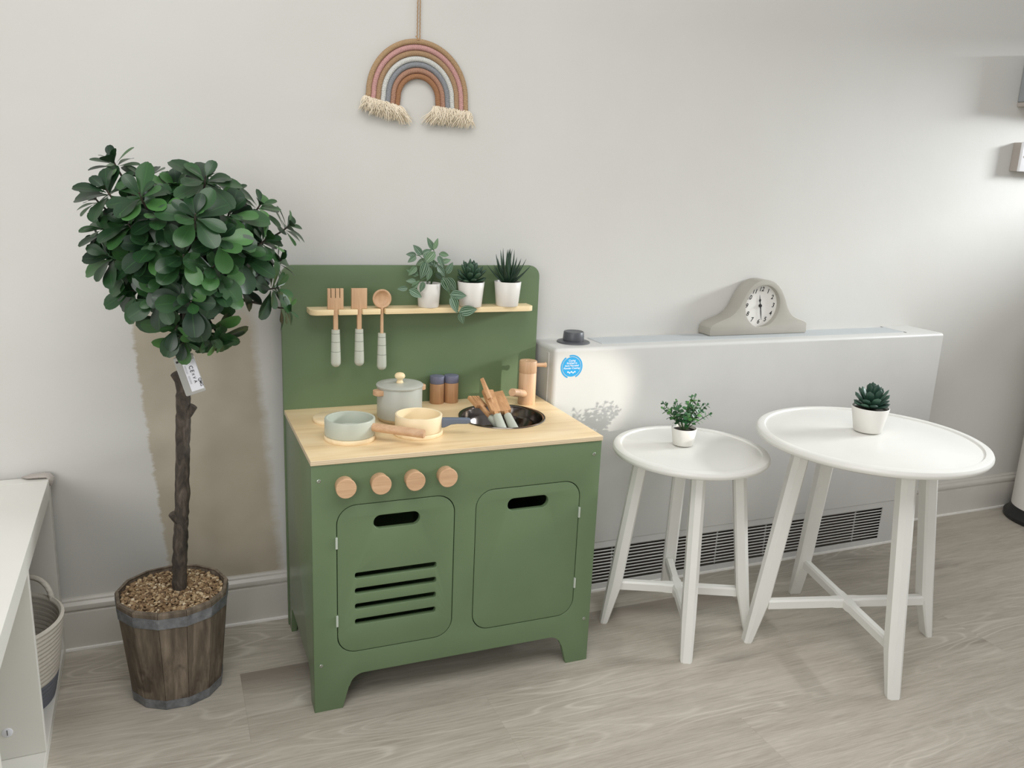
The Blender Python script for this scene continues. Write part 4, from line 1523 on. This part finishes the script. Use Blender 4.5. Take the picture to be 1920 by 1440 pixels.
# ================================================================== potted tree
def tree():
    cx, cy = -0.4540, -0.2150
    t = thing('potted_tree', 'artificial topiary tree with glossy green leaves in a barrel planter of gravel', 'tree', (cx, cy, 0))
    rb, rtp, H = 0.0860, 0.1065, 0.2150
    N = 13

    def poly(r, z, n=N, a0=0.1):
        return [Vector((cx + r * cos(2 * pi * i / n + a0), cy + r * sin(2 * pi * i / n + a0), z)) for i in range(n)]
    bm = bmesh.new()
    # staves: each a slightly separate board
    for i in range(N):
        a0 = 2 * pi * i / N + 0.1
        a1 = 2 * pi * (i + 1) / N + 0.1
        g = 0.004

        def pt(a, r, z):
            return Vector((cx + r * cos(a), cy + r * sin(a), z))
        vs_ = []
        for z, r in ((0.002, rb), (H - 0.004, rtp - 0.0005), (H, rtp - 0.002)):
            vs_.append([bm.verts.new(pt(a0 + g, r, z)), bm.verts.new(pt(a1 - g, r, z)), bm.verts.new(pt(a1 - g, r - 0.0060, z)), bm.verts.new(pt(a0 + g, r - 0.0060, z))])
        for k in range(2):
            for j in range(4):
                q = (j + 1) % 4
                bm.faces.new((vs_[k][j], vs_[k][q], vs_[k + 1][q], vs_[k + 1][j]))
        bm.faces.new(vs_[0]); bm.faces.new(vs_[-1])
    # bottom board
    b2 = lathe([(0, 0.004), (rb - 0.008, 0.004), (rb - 0.008, 0.012), (0, 0.012)], N, cx, cy, 0)
    join(bm, b2)
    pl = obj('planter', bm, 'barrel', t, label='weathered wooden stave barrel planter')
    for z0, z1, in ((0.182, 0.2035), (0.001, 0.0200)):
        bm = bmesh.new()
        k0 = rb + (rtp - rb) * z0 / H + 0.0012
        k1 = rb + (rtp - rb) * z1 / H + 0.0012
        rings = [[bm.verts.new(p) for p in poly(r, z)] for r, z in ((k0, z0), (k1, z1), (k1 - 0.0015, z1), (k0 - 0.0015, z0))]
        for a in range(4):
            b = (a + 1) % 4
            for j in range(N):
                q = (j + 1) % N
                bm.faces.new((rings[a][j], rings[a][q], rings[b][q], rings[b][j]))
        obj('metal_band', bm, 'zinc', pl)
    # gravel
    bm = bmesh.new()
    ico = bmesh.new()
    bmesh.ops.create_icosphere(ico, subdivisions=1, radius=1)
    vco = [v.co.copy() for v in ico.verts]
    fcs = [[v.index for v in f.verts] for f in ico.faces]
    ico.free()
    rin = rtp - 0.0125
    join(bm, lathe([(0, 0.199), (rin + 0.001, 0.197), (rin + 0.001, 0.2025), (0, 0.2045)], 24, cx, cy, 0))
    for i in range(1700):
        rr_ = (rin - 0.002) * sqrt(R.random())
        a = R.uniform(0, 2 * pi)
        s = R.uniform(.0024, .0052)
        sc = Vector((s * R.uniform(.8, 1.5), s * R.uniform(.7, 1.1), s * R.uniform(.4, .75)))
        rot = Euler((R.uniform(-.7, .7), R.uniform(-.7, .7), R.uniform(0, 6.28))).to_matrix()
        c = Vector((cx + rr_ * cos(a), cy + rr_ * sin(a), 0.2060 + R.uniform(-.002, .0040) + (0.002 if rr_ < rin * .6 else 0)))
        jit = [R.uniform(.78, 1.15) for _ in vco]
        vv = [bm.verts.new(c + rot @ Vector((p.x * sc.x, p.y * sc.y, p.z * sc.z)) * j) for p, j in zip(vco, jit)]
        for f in fcs:
            bm.faces.new([vv[k] for k in f])
    g = obj('gravel', bm, 'gravel', t)
    g['kind'] = 'stuff'
    # trunk
    bm = bmesh.new()
    ctr = [(-0.4409, 0.196), (-0.4400, 0.235), (-0.4370, 0.28), (-0.4330, 0.33), (-0.4290, 0.373), (-0.4255, 0.42), (-0.4232, 0.47), (-0.4200, 0.52), (-0.4172, 0.566), (-0.4155, 0.60), (-0.4138, 0.63), (-0.4135, 0.66)]
    pts, rad = [], []
    for i in range(len(ctr) - 1):
        for k in range(5):
            u = k / 5
            pts.append(Vector((ctr[i][0] * (1 - u) + ctr[i + 1][0] * u + R.uniform(-.0007, .0007), cy + R.uniform(-.001, .001), ctr[i][1] * (1 - u) + ctr[i + 1][1] * u)))
            rad.append(0.0142 - 0.0022 * (i + u) / len(ctr) + R.uniform(-.0009, .0011))
    b2 = bmesh.new()
    tube(b2, pts, rad, 18)
    join(bm, b2)
    for pts, rad in (([(-0.423, cy, 0.56), (-0.408, cy - 0.004, 0.572), (-0.398, cy - 0.006, 0.587)], [0.012, 0.0085, 0.0078]),
                     ([(-0.427, cy, 0.350), (-0.440, cy - 0.004, 0.362), (-0.4475, cy - 0.006, 0.374)], [0.012, 0.0080, 0.0070]),
                     ([(-0.414, cy, 0.612), (-0.420, cy - 0.004, 0.638), (-0.4275, cy - 0.006, 0.652)], [0.012, 0.0095, 0.0090])):
        b2 = bmesh.new()
        tube(b2, pts, rad, 12)
        join(bm, b2)
    obj('trunk', bm, 'bark', t, 60)
    # thin branches inside the crown
    bb = bmesh.new()
    cc = Vector((-0.395, -0.235, 0.835))
    RO = [(-0.516, -0.3, 0.983, 1.0), (-0.465, -0.35, 0.978, 1.0), (-0.385, -0.4, 0.95, 0.95), (-0.364, -0.33, 1.008, 1.0), (-0.397, -0.37, 0.808, 1.05), (-0.348, -0.38, 0.913, 1.0), (-0.354, -0.36, 0.833, 0.9), (-0.265, -0.28, 0.904, 0.9),
          (-0.248, -0.28, 0.817, 1.0), (-0.271, -0.27, 0.965, 0.8), (-0.527, -0.27, 0.922, 0.9), (-0.52, -0.28, 0.874, 1.0), (-0.491, -0.29, 0.816, 1.0), (-0.422, -0.31, 0.753, 1.1), (-0.369, -0.28, 0.736, 1.0), (-0.449, -0.33, 0.807, 1.0),
          (-0.405, -0.38, 0.884, 1.1), (-0.448, -0.35, 0.898, 1.1), (-0.479, -0.3, 0.867, 1.1), (-0.218, -0.24, 0.927, 0.75), (-0.505, -0.25, 1.030, 0.75), (-0.437, -0.35, 0.95, 1.1), (-0.487, -0.31, 0.93, 1.0), (-0.41, -0.3, 0.988, 1.0),
          (-0.328, -0.33, 0.952, 1.1), (-0.312, -0.32, 0.888, 1.1), (-0.359, -0.37, 0.866, 1.0), (-0.459, -0.25, 1.005, 0.8), (-0.318, -0.25, 0.985, 0.8), (-0.405, -0.25, 0.725, 0.9), (-0.305, -0.27, 0.821, 0.9), (-0.434, -0.34, 0.845, 1.0),
          (-0.537, -0.2, 0.894, 0.8), (-0.439, -0.16, 0.912, 1.1), (-0.344, -0.15, 0.943, 1.1), (-0.396, -0.15, 0.842, 1.1), (-0.481, -0.16, 0.959, 1.0), (-0.281, -0.17, 0.865, 0.9), (-0.401, -0.18, 0.765, 0.9), (-0.488, -0.17, 0.844, 0.9),
          (-0.54, -0.22, 0.968, 0.75), (-0.226, -0.25, 0.775, 0.75), (-0.376, -0.22, 1.015, 0.7), (-0.235, -0.23, 0.861, 0.75), (-0.410, -0.28, 0.724, 0.9), (-0.345, -0.27, 0.722, 0.85)]
    top = Vector((-0.4135, cy, 0.655))
    for q in (top,):
        tube(bb, [top, Vector((-0.405, -0.225, 0.74)), cc], [0.009, 0.007, 0.005], 8)
    lf = bmesh.new()
    for (x, y, z, s) in RO:
        c = Vector((x, y, z))
        ax = (c - cc).normalized()
        ax = (ax + Vector((0, -0.25, 0.35))).normalized() if y < -0.2 else ax
        mid = cc.lerp(c, 0.55) + Vector((0, 0, -0.012))
        tube(bb, [cc, mid, c - ax * 0.012, c + ax * 0.006], [0.004, 0.0028, 0.0018, 0.0012], 6)
        u = ax.orthogonal().normalized()
        v = ax.cross(u)
        for ring, (n, tilt, L) in enumerate(((5, 82, .058), (4, 60, .050), (3, 36, .034))):
            ph = R.uniform(0, 6.28)
            for k in range(n):
                a = ph + 2 * pi * k / n + R.uniform(-.25, .25)
                ti = radians(tilt + R.uniform(-14, 14))
                rd = u * cos(a) + v * sin(a)
                d = (ax * cos(ti) + rd * sin(ti)).normalized()
                nn = (ax * sin(ti) - rd * cos(ti))
                LL = L * s * R.uniform(.8, 1.12)
                b0 = c - ax * (0.010 - 0.004 * ring) + d * 0.004
                if (b0 + d * LL).y > -0.012:
                    continue
                leaf(lf, b0, d, nn, LL, LL * R.uniform(.52, .64), 'obovate', 0.16, R.uniform(.1, .5), 9)
    obj('branches', bb, 'bark', t, 60)
    # inner filling leaves
    for i in range(110):
        while True:
            p = Vector((R.uniform(-1, 1), R.uniform(-1, 1), R.uniform(-1, 1)))
            if p.length < 1:
                break
        c = Vector((cc.x + p.x * 0.110, -0.235 + p.y * 0.075, 0.875 + p.z * 0.100))
        d = (p.normalized() + Vector((R.uniform(-.7, .7), R.uniform(-.7, .7), R.uniform(-.7, .7)))).normalized()
        L = R.uniform(.048, .064)
        leaf(lf, c, d, Vector((R.uniform(-1, 1), -1.2, R.uniform(-.3, 1))), L, L * .55, 'obovate', 0.16, R.uniform(.1, .4), 6)
    obj('foliage', lf, 'tree_leaf', t)


tree()


def battery_box():
    o = Vector((-0.4300, -0.246, 0.6850))
    ax = Vector((0.0190, -0.003, -0.0690)).normalized()   # down the long side
    wx = Vector((0.93, 0.05, 0.36))
    t = thing('battery_box', 'clear plastic battery box with a white label hanging under the tree crown', 'battery box', o)
    mm = frame_mtx(o, ax, wx)
    clear = newmat('clear_plastic', (206, 206, 200), 0.15)
    clear.node_tree.nodes['Principled BSDF'].inputs['Transmission Weight'].default_value = 0.45
    L, W, T = 0.074, 0.036, 0.012
    zc = mm.to_3x3() @ Vector((0, 0, 1))
    sgn = 1 if zc.y < 0 else -1
    b = rrect(0, L, 0, W, 0.003, 4)
    me = slab([b], T, 0.0012, mm @ Matrix.Translation((0, 0, -T / 2)))
    obj('case', me, clear, t, 30)
    f = T / 2 * sgn
    m2 = mm @ Matrix.Translation((0, 0, f if sgn > 0 else f - 0.0004))
    obj('label_plate', slab([[(0.010, 0.012), (0.068, 0.012), (0.068, 0.0345), (0.010, 0.0345)]], 0.0004, 0.0001, m2), 'label_white', t, label='white printed label')
    bm = bmesh.new()
    fz = f + sgn * 0.0006
    # reading direction runs down the box
    flip = Matrix.Identity(4) if sgn > 0 else Matrix.Rotation(pi, 4, 'X')
    for s, x, y, k in (('C', 0.024, 0.024, 0.0095), ('E', 0.031, 0.024, 0.0095), ('X', 0.0375, 0.024, 0.006), ('V', 0.0440, 0.024, 0.007), ('A', 0.0515, 0.024, 0.0075), ('QMG', 0.055, 0.0320, 0.0070)):
        joinme(bm, text_me(s, k, 0.0001, 0, mm @ Matrix.Translation((x, y, fz)) @ flip, 0.0001))
    for i in range(4):
        box = slab([[(0.018 + 0.02 * (i % 2), 0.0140 + i * 0.0009), (0.034 + 0.02 * (i % 2), 0.0140 + i * 0.0009), (0.034 + 0.02 * (i % 2), 0.0143 + i * 0.0009), (0.018 + 0.02 * (i % 2), 0.0143 + i * 0.0009)]], 0.0001, 0.00002, mm @ Matrix.Translation((0, 0, fz)))
        joinme(bm, box)
    obj('printing', bm, 'black_ink', t)
    obj('switch', slab([rrect(0.006, 0.010, 0.003, 0.007, 0.0005, 2)], 0.0008, 0.0001, mm @ Matrix.Translation((0, 0, f if sgn > 0 else f - 0.0008))), 'black_plastic', t)
    bm = bmesh.new()
    p0 = o + ax * 0.002 + Vector(wx).normalized() * 0.010
    tube(bm, [p0, p0 + Vector((0.004, 0.004, 0.02)), p0 + Vector((0.012, 0.008, 0.06))], 0.0009, 6)
    obj('wire', bm, 'guard_grey', t, 60)


battery_box()


# ================================================================== low white shelf unit on the left
def shelf_unit():
    px, py = -0.6748, -0.0140
    t = thing('shelf_unit', 'low white open shelf unit standing against the wall at the far left', 'shelf unit', (px, py, 0))
    th = 0.0180
    D, Ln, H = 0.38, 1.10, 0.4000
    X1, X0 = px, px - D
    Y1, Y0 = py, py - Ln
    obj('end_panel', box_bm(X0, X1, Y1 - th - 0.012, Y1, 0, H, 0.0006), 'laminate_white', t)
    obj('end_panel', box_bm(X0, X1, Y0, Y0 + th, 0, H - 0.0375, 0.0006), 'laminate_white', t)
    obj('top_board', box_bm(X0, X1, Y0, Y1 - th - 0.0125, H - 0.037, H, 0.0008), 'laminate_white', t)
    obj('bottom_board', box_bm(X0, X1 - 0.0005, Y0 + th + 0.0005, Y1 - th - 0.0125, 0.0, 0.0225, 0.0006), 'laminate_white', t)
    obj('back_panel', box_bm(X0, X0 + 0.006, Y0 + th + 0.0005, Y1 - th - 0.0125, 0.023, H - 0.0375), 'laminate_white', t)
    for y in (-0.3830, -0.7450):
        dv = obj('divider', box_bm(X0 + 0.0065, X1 - 0.0005, y - 0.008, y + 0.006, 0.023, H - 0.0375, 0.0006), 'laminate_white', t)
        bm = lathe([(0, 0), (0.0085, 0), (0.0085, 0.0006), (0.0078, 0.0010), (0, 0.0010)], 24, X1 - 0.055, y - 0.008, 0.075, 'Y')
        sc = obj('cam_lock', bm, 'label_white', dv, 40)
        obj('slot_mark', box_bm(X1 - 0.0555, X1 - 0.0545, y - 0.0096, y - 0.009, 0.070, 0.080), 'black_ink', dv)
    # clear rubber corner guard on the top corner
    bm = bmesh.new()
    pts = [Vector((px + 0.0015 - 0.050, py + 0.002, H + 0.002)), Vector((px - 0.035, py - 0.004, H + 0.0045)), Vector((px - 0.015, py - 0.005, H + 0.0055)), Vector((px - 0.002, py - 0.006, H + 0.0045)),
           Vector((px + 0.0035, py - 0.008, H - 0.001)), Vector((px + 0.0035, py - 0.010, H - 0.010)), Vector((px + 0.0025, py - 0.011, H - 0.017))]
    tube(bm, pts, [0.004, 0.0125, 0.015, 0.014, 0.012, 0.009, 0.003], 16, flat=0.28, upv=(0, 0, 1))
    obj('corner_guard', bm, 'guard_grey', t, 70, 'rubber corner guard')
    t.rotation_euler[2] = radians(0.75)


shelf_unit()


def basket():
    cx, cy, z0 = -0.7640, -0.2080, 0.0232
    t = thing('rope_basket', 'white cotton rope basket with a grey-blue base, inside the low white shelf unit', 'basket', (cx, cy, z0))
    r0, r1, h = 0.088, 0.116, 0.166
    outer, inner = [], []
    n = 18
    for i in range(n + 1):
        u = i / n
        z = z0 + h * u
        r = r0 + (r1 - r0) * (u ** .8)
        for k in (-1, 0, 1):
            zz = z + k * h / n / 3
            rr = r + (0.0012 if k == 0 else 0)
            if z0 <= zz <= z0 + h:
                outer.append((rr, zz))
                inner.append((rr - 0.008, zz))
    pr = [(0, z0), (r0 - 0.004, z0)] + outer + [(r1 - 0.004, z0 + h + 0.004)] + [(r, max(z, z0 + 0.008)) for r, z in reversed(inner)] + [(0, z0 + 0.008)]
    obj('body', lathe(pr, 64, cx, cy, 0), 'basket', t, 60)
    for s, a in ((1, radians(62)), (-1, radians(242))):
        bm = bmesh.new()
        pts = []
        for k in range(15):
            q = pi * k / 14
            da = 0.42 * cos(q)
            pts.append((cx + (r1 - 0.003) * cos(a + da), cy + (r1 - 0.003) * sin(a + da), z0 + h - 0.004 + 0.040 * sin(q)))
        tube(bm, pts, 0.0052, 10, flat=1.0)
        obj('handle', bm, 'basket', t, 60)
    tg = lathe([(0, z0 + 0.0085), (r0 - 0.013, z0 + 0.0085), (r0 - 0.006, z0 + 0.050), (0.06, z0 + 0.065), (0.02, z0 + 0.058), (0, z0 + 0.060)], 32, cx, cy, 0)
    c = obj('cloth_bundle', tg, 'black_plastic', None, 60, origin=(cx, cy, z0 + 0.0085))
    tag(c, 'dark cloth at the bottom of the rope basket', 'cloth')


basket()


# ================================================================== right-hand items
def right_items():
    cx, cy = 2.2540, -0.1650
    t = thing('waste_bin', 'white cylindrical waste bin with a black base ring at the right edge', 'bin', (cx, cy, 0))
    obj('base_ring', lathe([(0, 0), (0.1400, 0), (0.1440, 0.004), (0.1440, 0.014), (0.1330, 0.022), (0.1270, 0.044), (0, 0.044)], 64, cx, cy, 0), 'black_plastic', t, 40, 'black plastic base ring')
    obj('bin_body', lathe([(0, 0.0445), (0.1255, 0.0445), (0.1255, 0.560), (0.122, 0.563), (0, 0.563)], 64, cx, cy, 0), 'bin_white', t, 40)
    obj('lid', lathe([(0, 0.5635), (0.1265, 0.5635), (0.1270, 0.58), (0.118, 0.615), (0.085, 0.640), (0.04, 0.650), (0, 0.652)], 64, cx, cy, 0), 'bin_white', t, 60)
    # double socket
    x0, x1, z0, z1 = 1.9660, 2.1120, 1.1180, 1.2040
    t = thing('wall_socket', 'white double plug socket on the wall at the right edge', 'socket', ((x0 + x1) / 2, 0, (z0 + z1) / 2))
    obj('back_box', box_bm(x0 + 0.001, x1 - 0.001, -0.0260, -0.0001, z0 + 0.001, z1 - 0.001, 0.0015), 'guard_grey', t)
    fp = obj('faceplate', box_bm(x0, x1, -0.0345, -0.0261, z0, z1, 0.0022, 3), 'socket_white', t, 40)
    for q in range(2):
        bx = x0 + 0.036 + q * 0.074
        bm = bmesh.new()
        box_bm(bx - 0.0025, bx + 0.0025, -0.0348, -0.0343, z0 + 0.0475, z0 + 0.0570, bm=bm)
        for s in (-1, 1):
            box_bm(bx + s * 0.011 - 0.0033, bx + s * 0.011 + 0.0033, -0.0348, -0.0343, z0 + 0.0275, z0 + 0.0320, bm=bm)
        obj('pin_holes', bm, 'black_ink', t)
        bm = box_bm(bx - 0.022 + q * .0, bx - 0.012, -0.0370, -0.0344, z0 + 0.060, z0 + 0.076, 0.001)
        obj('rocker_switch', bm, 'socket_white', t)
    # screw cover at the left edge
    obj('screw_cover', lathe([(0, 0), (0.0035, 0), (0.003, 0.0006), (0, 0.0006)], 20, x0 + 0.0105, -0.0344, z0 + 0.0430, 'Y'), 'guard_grey', t)
    # dispenser above
    t = thing('wall_dispenser', 'grey box-shaped dispenser on the wall above the plug socket', 'dispenser', (2.05, -0.05, 1.31))
    b = box_bm(1.9500, 2.2100, -0.0950, -0.0001, 1.3180, 1.4500, 0.004, 3)
    obj('dispenser_body', b, 'dispenser_grey', t, 40)
    obj('lower_tray', box_bm(1.9520, 2.2080, -0.0930, -0.0001, 1.3050, 1.3178, 0.002), 'guard_grey', t)


right_items()
